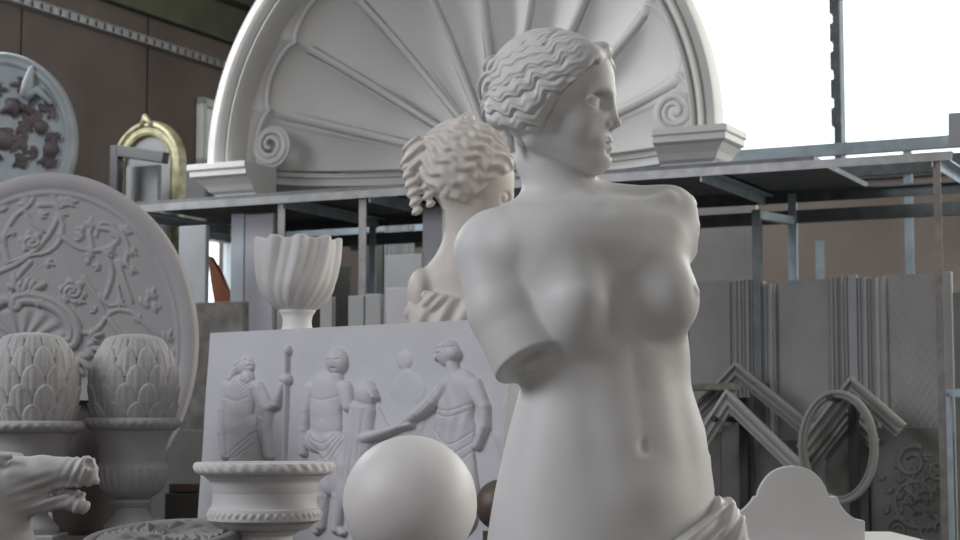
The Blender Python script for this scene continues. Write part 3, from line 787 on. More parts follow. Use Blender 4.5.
def grid_slab(name, O, A, B, N, wd, ht, nx, ny, hfun, thick, m, parent=None, mask=None):
    """front grid over O + a*A + b*B displaced along N by hfun(world points); closed slab behind"""
    a = np.linspace(0, wd, nx); b = np.linspace(0, ht, ny); Ag, Bg = np.meshgrid(a, b, indexing='ij')
    O_, A_, B_, N_ = [np.array(v) for v in (O, A, B, N)]
    W = O_+Ag[..., None]*A_+Bg[..., None]*B_
    H = hfun(W, Ag, Bg); Vf = (W+H[..., None]*N_).reshape(-1, 3)
    i, j = np.meshgrid(np.arange(nx-1), np.arange(ny-1), indexing='ij')
    F = np.stack([i*ny+j, (i+1)*ny+j, (i+1)*ny+j+1, i*ny+j+1], -1).reshape(-1, 4)
    ring = [k*ny for k in range(nx)]+[(nx-1)*ny+k for k in range(1, ny)]+[k*ny+ny-1 for k in range(nx-2, -1, -1)]+[k for k in range(ny-2, 0, -1)]
    V2 = W.reshape(-1, 3)[ring]-N_*thick; n0 = len(Vf); L = len(ring)
    F2 = [(ring[(k+1) % L], ring[k], n0+k, n0+(k+1) % L) for k in range(L)]
    V = np.concatenate([Vf, V2]); Fs = np.concatenate([F, np.array(F2)])
    # back face: quads strip between opposite rows is skipped, one plain quad closes it
    cr = [0, nx-1, nx-1+ny-1, nx-1+ny-1+nx-1]
    Fs = np.concatenate([Fs, np.array([[n0+c for c in cr][::-1]])])
    return mesh(name, V, Fs, m, parent, True, angle=40)
def curve_pts(ps, n=10): return smooth_prof([tuple(map(float, p_)) for p_ in ps], n)
def projw(W):
    dz = W[..., 2]-CAMZ; dep = W[..., 1]*_c+dz*_s; up = -W[..., 1]*_s+dz*_c
    return 480+FPX*W[..., 0]/dep, 270-FPX*up/dep

# ------------------------------------------------------------------ work table for the pieces on the left
TZ = 1.13
def table(x0, x1, y0, y1, z, label, m):
    t = empty('work_table', ((x0+x1)/2, (y0+y1)/2, 0), label, 'table')
    mb = MB(); mb.box(((x0+x1)/2, (y0+y1)/2, z-.02), ((x1-x0)/2, 0, 0), (0, (y1-y0)/2, 0), (0, 0, .02)); mb.build('table_top', m, t, bev=.004)
    for x in (x0+.06, x1-.06):
        for y in (y0+.06, y1-.06):
            mb = MB(); mb.box((x, y, (z-.04)/2), (.035, 0, 0), (0, .035, 0), (0, 0, (z-.04)/2)); mb.build('leg', m, t)
    mb = MB(); mb.box(((x0+x1)/2, y0+.04, z-.09), ((x1-x0)/2-.1, 0, 0), (0, .015, 0), (0, 0, .05)); mb.build('apron', m, t)
table(-1.66, -.04, 3.0, 3.86, TZ, 'dark work table carrying the low urn, horse head and white ball', M['darkbrown'])
table(-1.66, .34, 3.88, 5.16, TZ, 'dark work table carrying the figure panel and the pineapple urns', M['darkbrown'])

# ------------------------------------------------------------------ figure relief panel
p0 = P(210, 333, 4.62); p1 = P(465, 318, 4.08)
A_ = Vector((p1.x-p0.x, p1.y-p0.y, 0)).normalized(); Nn = Vector((A_.y, -A_.x, 0)).normalized()
if Nn.y > 0: Nn = -Nn
tilt = math.radians(4); B_ = (UP*math.cos(tilt)-Nn*math.sin(tilt)*1).normalized(); NN = (Nn*math.cos(tilt)+UP*math.sin(tilt)).normalized()
PB = hit(197, 534, p0, NN); p0b = p0-B_*(p0-PB).dot(B_)
PO = p0b; dzt = TZ+.006-PO.z; PO = PO+B_*(dzt/B_.z); PW = 0.99; PH = (p0-PO).length
def relief_fig(W, a, b):
    px, py = projw(W); X = (px-190)*3; Y = (py-310)*3
    r = Relief(X, Y); r.k = 7; K = .00058
    # faint figure behind
    r.ell(645, 150, 24, 30, 9); r.cap([(650, 190, 16), (655, 235, 52), (650, 330, 55), (640, 420, 50)], 7)
    # bearded man with staff
    r.cap([(160, 235, 44), (150, 300, 43), (150, 345, 42)], 30); r.cap([(120, 232, 24), (104, 300, 15), (100, 370, 13), (110, 440, 12)], 27)
    r.cap([(160, 350, 48), (165, 470, 50), (160, 560, 46)], 26); r.ell(168, 168, 27, 30, 30); r.ell(176, 205, 19, 28, 34); r.cap([(150, 165, 16), (125, 205, 10), (108, 240, 8)], 22)
    r.cap([(205, 235, 22), (228, 290, 24), (225, 360, 22), (240, 440, 16)], 32); r.cap([(232, 300, 16), (262, 285, 13), (285, 225, 11)], 32)
    r.ell(291, 208, 18, 20, 33); r.cap([(296, 120, 5.5), (285, 520, 6)], 24); r.ell(297, 122, 10, 17, 28)
    # young man, frontal
    r.cap([(415, 235, 54), (410, 300, 46), (410, 350, 48)], 32); r.cap([(367, 235, 22), (352, 300, 15), (345, 360, 13), (343, 430, 12)], 28)
    r.cap([(465, 235, 24), (478, 290, 18)], 30); r.cap([(385, 390, 40), (430, 400, 44), (440, 470, 45), (430, 520, 40)], 34)
    r.cap([(442, 200, 20), (440, 225, 22)], 26); r.ell(444, 155, 33, 42, 40)
    r.cap([(400, 470, 26), (400, 560, 20), (396, 650, 14)], 28); r.cap([(455, 470, 26), (450, 560, 21), (442, 660, 14)], 30); r.cap([(396, 650, 13), (384, 665, 12)], 22); r.cap([(445, 655, 14), (460, 668, 14)], 24)
    # veiled child in profile
    r.cap([(520, 300, 38), (505, 380, 42), (490, 470, 46), (485, 560, 44)], 34); r.ell(530, 252, 34, 44, 38); r.cap([(552, 245, 14), (562, 262, 9)], 36)
    r.cap([(530, 385, 19), (600, 365, 15), (640, 352, 12), (668, 345, 12)], 40)
    # woman on the right, arm stretched out
    r.cap([(810, 230, 55), (800, 290, 54), (795, 330, 56)], 36); r.cap([(775, 225, 26), (735, 275, 22), (690, 312, 19), (640, 348, 13)], 40)
    r.cap([(795, 350, 62), (790, 430, 66), (800, 540, 70), (800, 620, 66)], 34); r.cap([(850, 230, 30), (885, 290, 18), (888, 350, 15), (865, 410, 13)], 30)
    r.ell(776, 130, 36, 41, 40); r.ell(795, 133, 22, 24, 42); r.cap([(790, 165, 18), (800, 200, 22)], 30); r.cap([(748, 140, 8), (746, 150, 6)], 30)
    r.cap([(975, 290, 40), (960, 380, 45), (985, 470, 46)], 22); r.ell(985, 240, 28, 34, 24)
    # features and folds
    for (x0, y0, x1, y1, k, ph, sl, am) in ((150, 335, 260, 560, .17, 0, .55, 3.6), (340, 370, 480, 560, .15, 1, -.6, 3.8), (450, 300, 560, 600, .22, 2, .1, 3.4), (720, 300, 880, 640, .17, 1, .25, 3.6), (740, 190, 850, 330, .16, 0, -.7, 2.6), (640, 210, 700, 420, .2, 0, .3, 1.6), (195, 230, 250, 440, .3, 0, .1, 3.0)):
        mk = np.clip((X-x0)/14, 0, 1)*np.clip((x1-X)/14, 0, 1)*np.clip((Y-y0)/14, 0, 1)*np.clip((y1-Y)/14, 0, 1)*(r.H > 6)
        r.H = r.H+am*.45*mk*np.sin(X*k+Y*k*sl*.6+ph+1.2*np.sin(Y*.02+X*.015))
    def fold(pts, rr_=2.6, hh_=2.8): r.cut([(x, y) for x, y in curve_pts(pts, 5)], rr_, hh_)
    for dy in (0, 22, 44, 70): fold([(352, 345+dy), (385, 392+dy), (425, 398+dy), (470, 345+dy*.7)])
    for dx in (0, 20, 40, 58): fold([(392+dx, 450), (398+dx, 510), (390+dx, 570)])
    for dx in (0, 18, 36): fold([(205+dx*.5, 345), (200-dx, 400), (150-dx, 440), (120, 448)])
    fold([(205, 235), (195, 270), (215, 310), (235, 325)]); fold([(222, 240), (215, 280), (232, 320)])
    fold([(150, 265), (150, 345)], 4, 2); fold([(412, 225), (410, 330)], 4, 2); fold([(372, 262), (410, 272), (455, 260)], 4, 2); fold([(112, 262), (150, 275), (185, 262)], 4, 2)
    for dx in (0, 16, 32): fold([(505+dx, 300), (490+dx, 400), (470+dx*1.2, 520)])
    fold([(515, 215), (505, 260), (498, 300)]); fold([(540, 215), (556, 232)])
    for dy in (0, 18): fold([(735, 292+dy), (795, 304+dy), (858, 280+dy)])
    for dy in (0, 30, 60): fold([(740, 360+dy), (790, 405+dy), (850, 370+dy), (878, 320+dy)])
    for dx in (0, 22, 44, 66): fold([(745+dx, 430), (740+dx, 500), (750+dx, 560)])
    for dy in (0, 15): fold([(770, 215+dy), (735, 260+dy), (700, 300+dy*.6)], 2.2, 2)
    for g in (((424, 150), (436, 151)), ((452, 151), (463, 150)), ((437, 177), (452, 177)), ((140, 172), (170, 150), (195, 156)), ((745, 118), (800, 110)), ((752, 132), (762, 131)), ((180, 170), (190, 168))): r.cut(g, 2.4, 5)
    for (x, y, q) in ((444, 120, 1), (778, 100, 1), (168, 142, 1), (176, 222, 1)):
        mk = np.exp(-((X-x)/32)**2-((Y-y)/20)**2)*(r.H > 5); r.H = r.H+2.4*mk*np.sin(X*.45+np.sin(Y*.5)*1.5)
    r.ridge([(444, 145), (444, 168)], 4, 4); r.ridge([(570, 290), (600, 345)], 3, 8)
    Hh = r.H*K
    return Hh+.0006*np.sin(a*31+2*np.sin(b*23))
fp = grid_slab('figure_relief', PO, A_, B_, NN, PW, PH, 620, 330, relief_fig, .05, M['plaster_lav'])
tag(fp, 'rectangular plaster relief panel with standing robed classical figures', 'relief panel')

# ------------------------------------------------------------------ tall oval relief with vines
OY = 5.35
oc = P(46, 345, OY); OA, OB = 150*OY/FPX, 175*OY/FPX
def vine(r, pts, w, h, leaves=True, seed=0):
    c = curve_pts(pts, 8); k = len(c)
    r.cap([(x, y, w*(1-.5*i/k)) for i, (x, y) in enumerate(c)], h)
def leaf(r, x, y, a, L, h):
    ca, sa = math.cos(a), math.sin(a)
    for k, (da, l) in enumerate(((0, 1), (.75, .7), (-.75, .7))):
        c2, s2 = math.cos(a+da), math.sin(a+da); r.ell(x+c2*L*l*.55, y+s2*L*l*.55, L*l*.55, L*.22, h, rot=a+da)
def relief_oval(X, Y):
    r = Relief(X, Y); h = 2.6
    SC = [[(-60, 300), (-20, 280), (20, 262), (45, 240), (58, 215), (52, 195), (36, 190), (24, 202), (30, 220), (44, 232)],
          [(8, 262), (4, 240), (14, 218), (30, 204), (34, 190), (28, 175)],
          [(40, 205), (55, 206), (62, 222), (60, 240), (48, 252), (30, 256), (10, 262)],
          [(60, 235), (80, 248), (102, 250), (118, 240), (112, 225), (100, 224), (96, 236)],
          [(104, 250), (112, 270), (108, 290), (104, 300), (112, 306), (120, 300), (118, 285)],
          [(100, 228), (118, 232), (128, 246), (126, 262), (132, 270)], [(118, 262), (126, 285), (132, 302)],
          [(84, 278), (98, 300), (108, 318)], [(60, 300), (80, 330), (96, 330), (112, 312), (130, 312), (146, 325), (158, 338), (166, 350)],
          [(110, 320), (125, 340), (135, 352)], [(88, 262), (92, 246), (90, 232), (96, 222)], [(30, 262), (16, 280), (10, 300)], [(28, 175), (30, 185)], [(62, 206), (70, 200)]]
    for c in SC: vine(r, c, 3.0, h)
    for (x, y, a, L) in ((34, 188, -1.2, 11), (26, 205, -2.2, 10), (40, 216, -.4, 9), (62, 205, -.9, 12), (60, 214, .1, 8), (68, 203, -.2, 10), (82, 240, -2.3, 10), (90, 228, -1.4, 11), (84, 232, -2.6, 9), (112, 236, -.6, 9), (124, 234, -1.1, 12), (132, 228, -.2, 9), (130, 250, .6, 9), (130, 270, .2, 8), (124, 262, 2.6, 9),
                         (142, 306, -.9, 12), (150, 298, -1.1, 11), (152, 308, -.1, 9), (165, 340, -.9, 12), (174, 338, -.3, 11), (172, 350, .6, 10), (160, 346, 2.2, 8), (104, 296, 2.6, 9), (118, 302, .5, 9), (90, 252, 1.7, 9), (100, 268, -2.8, 8), (20, 192, -2.6, 9), (36, 180, -.9, 10), (14, 230, 2.4, 9), (6, 240, -2.6, 9),
                         (40, 300, -.6, 9), (20, 300, 2.5, 10), (78, 300, .4, 8), (136, 322, -1, 9), (96, 312, -2.4, 8), (4, 212, -2, 9), (-2, 250, 2.6, 12), (46, 262, .4, 9)):
        leaf(r, x, y, a, L, 2.8)
    # flowers
    for (x, y, q) in ((32, 242, 11), (73, 292, 13), (110, 252, 6)):
        th = np.arctan2(Y-y, X-x); rr = np.hypot(X-x, Y-y); r.H = np.maximum(r.H, 3.6*np.clip(1-(rr/(q*(1+.18*np.sin(th*6))))**2, 0, 1)**.5+1.2*np.sin(rr*1.1+th*2)*(rr < q*.9))
    # heavy acanthus scroll and shell in the lower middle
    c = curve_pts([(16, 305), (18, 300), (30, 298), (48, 302), (64, 312), (74, 328), (72, 342), (62, 344)], 8)
    r.cap([(x, y, 8) for x, y in c], 7); r.cut([(x, y) for x, y in c], 2.2, 2.5); vine(r, [(-30, 312), (-10, 308), (6, 300), (14, 304)], 8, 6)
    th = np.arctan2(Y-340, X-66)
    for (x, y, a, L) in ((22, 296, -1.2, 18), (18, 290, -1.9, 16), (30, 292, -.5, 17), (34, 300, .1, 14), (78, 356, .8, 18), (86, 348, .1, 17), (76, 366, 1.6, 17), (90, 338, -.3, 13)): leaf(r, x, y, a, L, 6)
    rr = np.hypot((X-22)/1.3, Y-345); th = np.arctan2(Y-345, (X-22)/1.3)
    r.H = np.maximum(r.H, (rr < 38)*(3.4+1.3*np.sin(th*16))*np.clip((40-rr)/6, 0, 1)*(Y < 350))
    tex = ((X > 20) & (X < 100) & (Y > 255) & (Y < 330))
    r.H = r.H+tex*.35*np.sin(X*1.3)*np.sin(Y*1.3)*(r.H < .2)
    return r.H
nr, na = 190, 420
rr = np.concatenate([np.linspace(0, .86, nr), np.array([.868, .876, .884, .892, .90, .91, .92, .935, .95, .96, .97, .98, .988, .994, 1.0])])
th = np.linspace(0, 2*PI, na, endpoint=False); RR, TT = np.meshgrid(rr, th, indexing='ij')
X3 = oc.x+OA*RR*np.cos(TT); Z3 = oc.z+OB*RR*np.sin(TT); tl = .05
W = np.stack([X3, OY+(Z3-oc.z)*tl+0*X3, Z3], -1); pxx, pyy = projw(W)
Hh = relief_oval(pxx, pyy)*(RR < .87)*np.clip((.87-RR)/.01, 0, 1)
rim = np.interp(rr, [0, .865, .872, .88, .895, .905, .91, .93, .955, .975, .985, .995, 1], [0, 0, 2.2, 2.6, 2.2, 1.2, 2.8, 4.6, 5.2, 5.0, 3.6, 2.5, .5])
Hh = (Hh+rim[:, None])*.0024
W[..., 1] -= Hh; V = W.reshape(-1, 3); k, n = RR.shape
i, j = np.meshgrid(np.arange(k-1), np.arange(n), indexing='ij')
F = np.stack([i*n+j, (i+1)*n+j, (i+1)*n+(j+1) % n, i*n+(j+1) % n], -1).reshape(-1, 4)
bk = W[-1].copy(); bk[:, 1] += .06; bc = bk*1.0; V = np.concatenate([V, bk]); b0 = k*n
F = np.concatenate([F, np.stack([(k-1)*n+np.arange(n), b0+np.arange(n), b0+(np.arange(n)+1) % n, (k-1)*n+(np.arange(n)+1) % n], -1)])
V = np.concatenate([V, bk.mean(0)[None]]); c0 = len(V)-1
F = np.concatenate([F, np.stack([b0+np.arange(0, n, 2), np.full(n//2, c0), b0+(np.arange(0, n, 2)+2) % n, b0+np.arange(0, n, 2)+1], -1)])
ov = mesh('oval_relief', V, F[:, ::-1].copy(), M['plaster_grey'], smooth=True)
ov.data.materials[0] = M['oval'] = mat('oval plaster', (0.36, 0.35, 0.355), 0.7, var=0.05, bump=0.1)  # dim light on the left group put into this darker colour
tag(ov, 'big oval plaster relief of vines, leaves and scrolls standing behind the two urns', 'relief')
zb_ = oc.z-OB
mb = MB(); mb.box((oc.x, OY+.02, zb_/2), (.35, 0, 0), (0, .12, 0), (0, 0, zb_/2)); o = mb.build('crate', M['wood'], bev=.004); tag(o, 'tall wooden crate the big oval relief stands on', 'crate')
# ------------------------------------------------------------------ pineapple finials
def pineapple(name, c, Rm, H, m):
    n, k = 360, 220; th = np.linspace(0, 2*PI, n, endpoint=False); v = np.linspace(0, 1, k)
    T, Vv = np.meshgrid(th, v); NR_, NC = 4.7, 12
    base = Rm*np.interp(Vv, [0, .08, .2, .38, .5, .62, .72, .8, .87, .93, .97, .99, 1], [.88, .94, .99, 1.01, .99, .94, .87, .79, .70, .60, .48, .30, .1])
    z = H*1.03*Vv; hh = np.zeros_like(T)
    vv = (Vv**1.05)*NR_+.75
    for dk in (0, 1):
        row = np.floor(vv)-dk; t = (vv-row)/1.62          # 0 at the leaf's foot, 1 at its tip
        u = ((T/(2*PI)*NC+.5*(row % 2)) % 1.0)-.5
        wdt = .54*np.sqrt(np.clip(1-np.clip(t, 0, 1)**3, 0, 1))
        inside = (np.abs(u) < wdt) & (t < 1)
        edge = np.clip((wdt-np.abs(u))/.06, 0, 1)
        hgt = (.25+.75*np.clip(t, 0, 1))*edge*(.75+.35*np.cos(u/np.maximum(wdt, .05)*PI/2))-.10*np.exp(-((np.abs(u)-.16)/.04)**2)*(t < .8)+.12*np.exp(-(u/.05)**2)*(t < .85)
        hgt = np.where(inside, hgt, 0); hh = np.maximum(hh, hgt)
    top = np.clip((1-Vv)/.05, 0, 1)
    R_ = base+hh*Rm*.10*top; R_[-1] = 0
    V = np.stack([c[0]+R_*np.cos(T), c[1]+R_*np.sin(T), c[2]+z], -1).reshape(-1, 3)
    i, j = np.meshgrid(np.arange(k-1), np.arange(n), indexing='ij')
    F = np.stack([i*n+j, i*n+(j+1) % n, (i+1)*n+(j+1) % n, (i+1)*n+j], -1).reshape(-1, 4)
    V = np.concatenate([V, [[c[0], c[1], c[2]]]]); b = len(V)-1; q = np.arange(0, n, 2)
    F = np.concatenate([F, np.stack([q, np.full(len(q), b), (q+2) % n, q+1], -1)])
    return mesh(name, V, F, m, smooth=True)
UY = 4.3; uk = UY/FPX
def urn(x, foot_z, rim_z, s, label, ytab=UY):
    """s: rim radius. parts: bowl, rim, foot, plinth"""
    H = rim_z-foot_z; root = empty('garden_urn', (x, ytab, foot_z), label, 'urn', 'footed urns with pineapple finials'); c = (x, ytab, foot_z)
    mb = MB(); mb.box((x, ytab, foot_z+.016), (s*.62, 0, 0), (0, s*.62, 0), (0, 0, .016)); mb.build('plinth', M['plaster_grey'], root, bev=.004)
    lathe('foot', smooth_prof([(s*.56, .032), (s*.56, .045), (s*.50, .055), (s*.50, .055), (s*.36, .075), (s*.30, .11), (s*.34, H*.30), (s*.40, H*.33), (s*.40, H*.35), (s*.30, H*.37)]), c, M['plaster_grey'], root, sub=1)
    def gad(T, t, r, z):
        a = np.clip(np.sin(np.clip((z-H*.36)/(H*.27), 0, 1)*PI), 0, 1)**.6
        return r+a*s*.035*(np.abs(np.cos(T*13))-.5)*np.clip(a*3, 0, 1), z
    lathe('bowl', smooth_prof([(s*.24, H*.36), (s*.40, H*.375), (s*.60, H*.43), (s*.715, H*.52), (s*.73, H*.60), (s*.69, H*.635), (s*.69, H*.635), (s*.675, H*.66), (s*.69, H*.74), (s*.74, H*.83), (s*.85, H*.905), (s*.90, H*.92)], 5), c, M['plaster_grey'], root, n=234, mod=gad, sub=1)
    def egg(T, t, r, z): return r+s*.016*np.sin(T*30)*np.exp(-((z-H*.955)/(H*.022))**2), z
    lathe('rim', smooth_prof([(s*.84, H*.90), (s*.90, H*.91), (s*.97, H*.935), (s*1.0, H*.96), (s*.985, H*.985), (s*.95, H), (s*.95, H), (s*.78, H*.995), (s*.74, H*.93), (s*.3, H*.90), (0.001, H*.90)]), c, M['plaster_grey'], root, n=240, mod=egg, sub=1)
    return root
u1 = P(133, 418, UY); s1 = 48*uk
urn(u1.x, TZ, u1.z, s1, 'grey plaster urn carrying the right pineapple finial, nearest the figure panel')
pc = pineapple('pineapple_finial', (u1.x, UY, u1.z-.006), 45.5*uk/1.09, 84*uk, M['plaster_grey']); tag(pc, 'right plaster pineapple finial in the urn nearest the figure panel', 'pineapple finial', 'pineapple finials in the urns')
u2 = P(31, 421, UY-.12); s2 = 51*uk
urn(u2.x, TZ, u2.z, s2, 'grey plaster urn behind the horse head with a pineapple finial', UY-.12)
pc = pineapple('pineapple_finial', (u2.x, UY-.12, u2.z-.006), 47*uk/1.09, 86*uk, M['plaster_grey']); tag(pc, 'left plaster pineapple finial standing in the urn above the horse head', 'pineapple finial', 'pineapple finials in the urns')

# ------------------------------------------------------------------ low wide urn in front of the panel
LY = 3.65; lk = LY/FPX; lc = P(265, 462, LY); H = lc.z-TZ; root = empty('low_urn', (lc.x, LY, TZ), 'low wide white plaster urn with beaded waist in front of the figure panel', 'urn')
def zz(py): return lc.z-TZ-(py-462)*lk
s = 70*lk; c = (lc.x, LY, TZ)
def egg2(T, t, r, z): return r+.0022*np.sin(T*34+z*120)*np.exp(-((z-zz(466))/.008)**2), z
lathe('rim', smooth_prof([(s*.80, zz(476)), (s*.93, zz(474)), (s*.985, zz(471)), (s*1.0, zz(467)), (s*.985, zz(463)), (s*.95, zz(462)), (s*.95, zz(462)), (s*.84, zz(462.6)), (s*.80, zz(468)), (s*.66, zz(500)), (.001, zz(505))]), c, M['plaster'], root, n=260, mod=egg2, sub=1)
def bead(T, t, r, z): return r+.0024*np.sin(T*44)*np.exp(-((z-zz(513.5))/.004)**2), z
lathe('body', smooth_prof([(s*.40, zz(531)), (s*.60, zz(528)), (s*.72, zz(522)), (s*.78, zz(520)), (s*.80, zz(519)), (s*.80, zz(519)), (s*.805, zz(513)), (s*.79, zz(508)), (s*.79, zz(508)), (s*.755, zz(506)), (s*.735, zz(500)), (s*.74, zz(490)), (s*.78, zz(481)), (s*.84, zz(477)), (s*.86, zz(475))]), c, M['plaster'], root, n=300, mod=bead, sub=2)
lathe('foot', smooth_prof([(s*.60, 0), (s*.60, .012), (s*.56, .02), (s*.56, .02), (s*.44, .028), (s*.40, zz(536)), (s*.44, zz(533)), (s*.50, zz(530)), (s*.50, zz(528))]), c, M['plaster'], root, sub=1)

# ------------------------------------------------------------------ plaster balls
BY = 3.5; bk_ = BY/FPX; bc = P(410, 509, BY); br = 66.5*bk_
def ball(name, c, r, m, seam=.0006):
    n, k = 128, 72; th = np.linspace(0, 2*PI, n, endpoint=False); ph = np.linspace(0, PI, k); T, Pp = np.meshgrid(th, ph)
    Rr = r+.0004*np.sin(T*5+3*np.cos(Pp*3))+seam*np.exp(-((T-PI*1.22)/.012)**2)
    V = np.stack([c[0]+Rr*np.sin(Pp)*np.cos(T), c[1]+Rr*np.sin(Pp)*np.sin(T), c[2]+Rr*np.cos(Pp)], -1).reshape(-1, 3)
    i, j = np.meshgrid(np.arange(k-1), np.arange(n), indexing='ij')
    F = np.stack([i*n+j, (i+1)*n+j, (i+1)*n+(j+1) % n, i*n+(j+1) % n], -1).reshape(-1, 4)
    return mesh(name, V, F, m, smooth=True)
bz = TZ+br+.004
def ring(name, c, R0, r, m):
    mb = MB(); mb.tube([Vector((c[0]+R0*math.cos(a/48*2*PI), c[1]+R0*math.sin(a/48*2*PI), c[2])) for a in range(48)], r, 10, closed=True); return mb.build(name, m, smooth=True)
dzb = bc.z-br
b_ = ball('plaster_ball', (bc.x, BY, TZ+br+.001), br, M['sphere']); tag(b_, 'large smooth white plaster ball in front of the figure panel', 'ball')
print('ball gap', bc.z-br-TZ)
b2 = P(492, 508, 3.95); r2 = .056
b_ = ball('plaster_ball', (.046, 3.925, 1.238), r2, mat('brown ball', (0.10, 0.075, 0.06), 0.5, bump=.05)); tag(b_, 'dark brown ball half hidden between the white ball and the torso statue', 'ball')
mb = MB(); hb_ = (1.238-r2-TZ)/2; mb.box((.046, 3.925, TZ+hb_), (.04, 0, 0), (0, .03, 0), (0, 0, hb_)); o = mb.build('wood_block', M['wood']); tag(o, 'small wood block under the dark brown ball', 'wood block')
# ------------------------------------------------------------------ horse head
HY = 3.3; HF = Frame(HY)
def horse_sdf(p):
    x, y, z = p; m = (x, np.abs(y), z)
    d = chain(p, [(-45, 0, 484, 36), (-8, 0, 484, 29), (18, 0, 480, 23.5), (44, 0, 474, 18), (70, 0, 471, 14.5)], 6)
    d = smin(d, ell(p, (86, 0, 471), (14, 14, 14)), 7)
    d = smin(d, ell(m, (90, 8, 465), (9, 7, 9)), 4)              # flared nostril
    d = smax(d, -ell(m, (95, 11, 463), (6, 6, 5)), 3)
    d = smin(d, cap(p, (88, 0, 482), (96, 0, 480), 7, 6), 4)    # upper lip
    d = smin(d, ell(m, (8, 12, 492), (31, 14, 27)), 8)           # cheek
    d = smin(d, cap(m, (18, 20, 474), (60, 11, 472), 5, 4), 5)  # cheek ridge
    jaw = chain(m, [(22, 9, 508, 11), (48, 6, 502, 8.5), (68, 4, 500, 7), (82, 2, 505, 8)], 4)
    d = smin(d, jaw, 5)
    d = smin(d, ell(p, (84, 0, 505), (9, 10, 7)), 4)
    gap = chain(p, [(62, 0, 488, 2.5), (74, 0, 490, 5.5), (112, 0, 494, 9)], 2)
    gap2 = smax(gap, np.abs(y)-f32(30), 2)
    d = smax(d, -gap2, 3)
    d = smin(d, cap(m, (60, 9, 484), (80, 7, 485), 3, 2), 3)
    d = smin(d, cap(p, (62, 0, 492), (84, 0, 494), 4.5, 4), 3)  # tongue
    # eye
    d = smax(d, -ell(m, (8, 24, 462), (10, 7, 6.5)), 4)
    d = smin(d, ell(m, (8, 18, 462), (7.5, 7, 6)), 1)
    d = smin(d, cap(m, (-4, 22, 455), (18, 20, 456), 4, 3), 4)
    d = smin(d, cap(m, (-2, 22, 468), (18, 19, 469), 3, 2), 3)
    # wrinkles and tendons
    msk = np.exp(-((x-f32(52))/f32(20))**2-((z-f32(492))/f32(14))**2)
    d = d-f32(2.0)*msk*np.sin(z*f32(.62)+x*f32(.22))
    d = d-f32(.9)*np.exp(-((x-f32(84))/f32(14))**2)*np.sin(x*f32(.7)+z*f32(.35))
    # neck and base
    d = smin(d, chain(p, [(-20, 0, 494, 30), (-14, 0, 530, 38), (-20, 0, 575, 50)], 8), 12)
    d = smin(d, cap(p, (14, 0, 530), (16, 0, 576), 22, 36), 10)
    for i in range(7):                                              # mane
        d = smin(d, cap(p, (-50-i*4, 0, 456+i*14), (-72-i*3, 4*(-1)**i, 484+i*14), 9, 4), 4)
    d = smin(d, cap(m, (-44, 12, 452), (-50, 15, 428), 8, 3), 4)
    d = smax(d, plane(p, (0, 0, 576), (0, 0, 1)), 1)
    return d
hb_ = HF.to_world([(-10, 0, 577)])[0]
hr = empty('horse_head', (hb_[0], HY, TZ), 'plaster horse head with open mouth and flared nostrils looking right', 'sculpture')
o = sculpt('head_and_neck', horse_sdf, (-105, -58, 420), (112, 58, 580), 1.35, HF, mat('horse plaster', (0.50, 0.495, 0.485), 0.65, var=.06, bump=.12), hr)
# ------------------------------------------------------------------ second bust, with curls
BY2 = 4.5; BF = Frame(BY2)
def bl_local(p):
    dx, dz = p[0]-f32(468), p[2]-f32(172); a = math.radians(24)
    c, s = f32(math.cos(a)), f32(math.sin(a))
    return dx*c+dz*s, p[1], -dx*s+dz*c
def bust_body(p):
    q = bl_local(p); m = (q[0], np.abs(q[1]), q[2]); u, v, w_ = q
    d = ell(q, (0, 0, -2), (44, 38, 42)); d = smin(d, ell(q, (24, 0, 18), (28, 30, 42)), 10)
    d = smin(d, cap(m, (-6, 22, 30), (30, 7, 54), 10, 9), 8); d = smin(d, cap(q, (48, 0, 4), (56, 0, 28), 3.5, 5), 4)
    d = smax(d, -ell(m, (46, 15, 10), (9, 9, 6)), 4); d = smin(d, ell(m, (40, 14, 11), (8, 8, 7)), 1)
    d = smin(d, cap(m, (50, 2, 40), (44, 9, 42), 3, 2), 3); d = smin(d, ell(m, (-10, 33, 26), (7, 5, 11)), 3)
    d = smin(d, chain(p, [(466, 0, 196, 25), (472, 2, 235, 26), (466, 4, 272, 36)], 8), 10)
    d = smin(d, cap(p, (444, 4, 292), (500, -4, 290), 28, 34), 16)
    d = smin(d, ell(p, (470, 0, 315), (52, 38, 34)), 12)
    d = smin(d, ell(p, (421, -2, 293), (14, 26, 24)), 6)
    d = smax(d, plane(p, (0, 0, 326), (0, 0, 1)), 2)
    return d
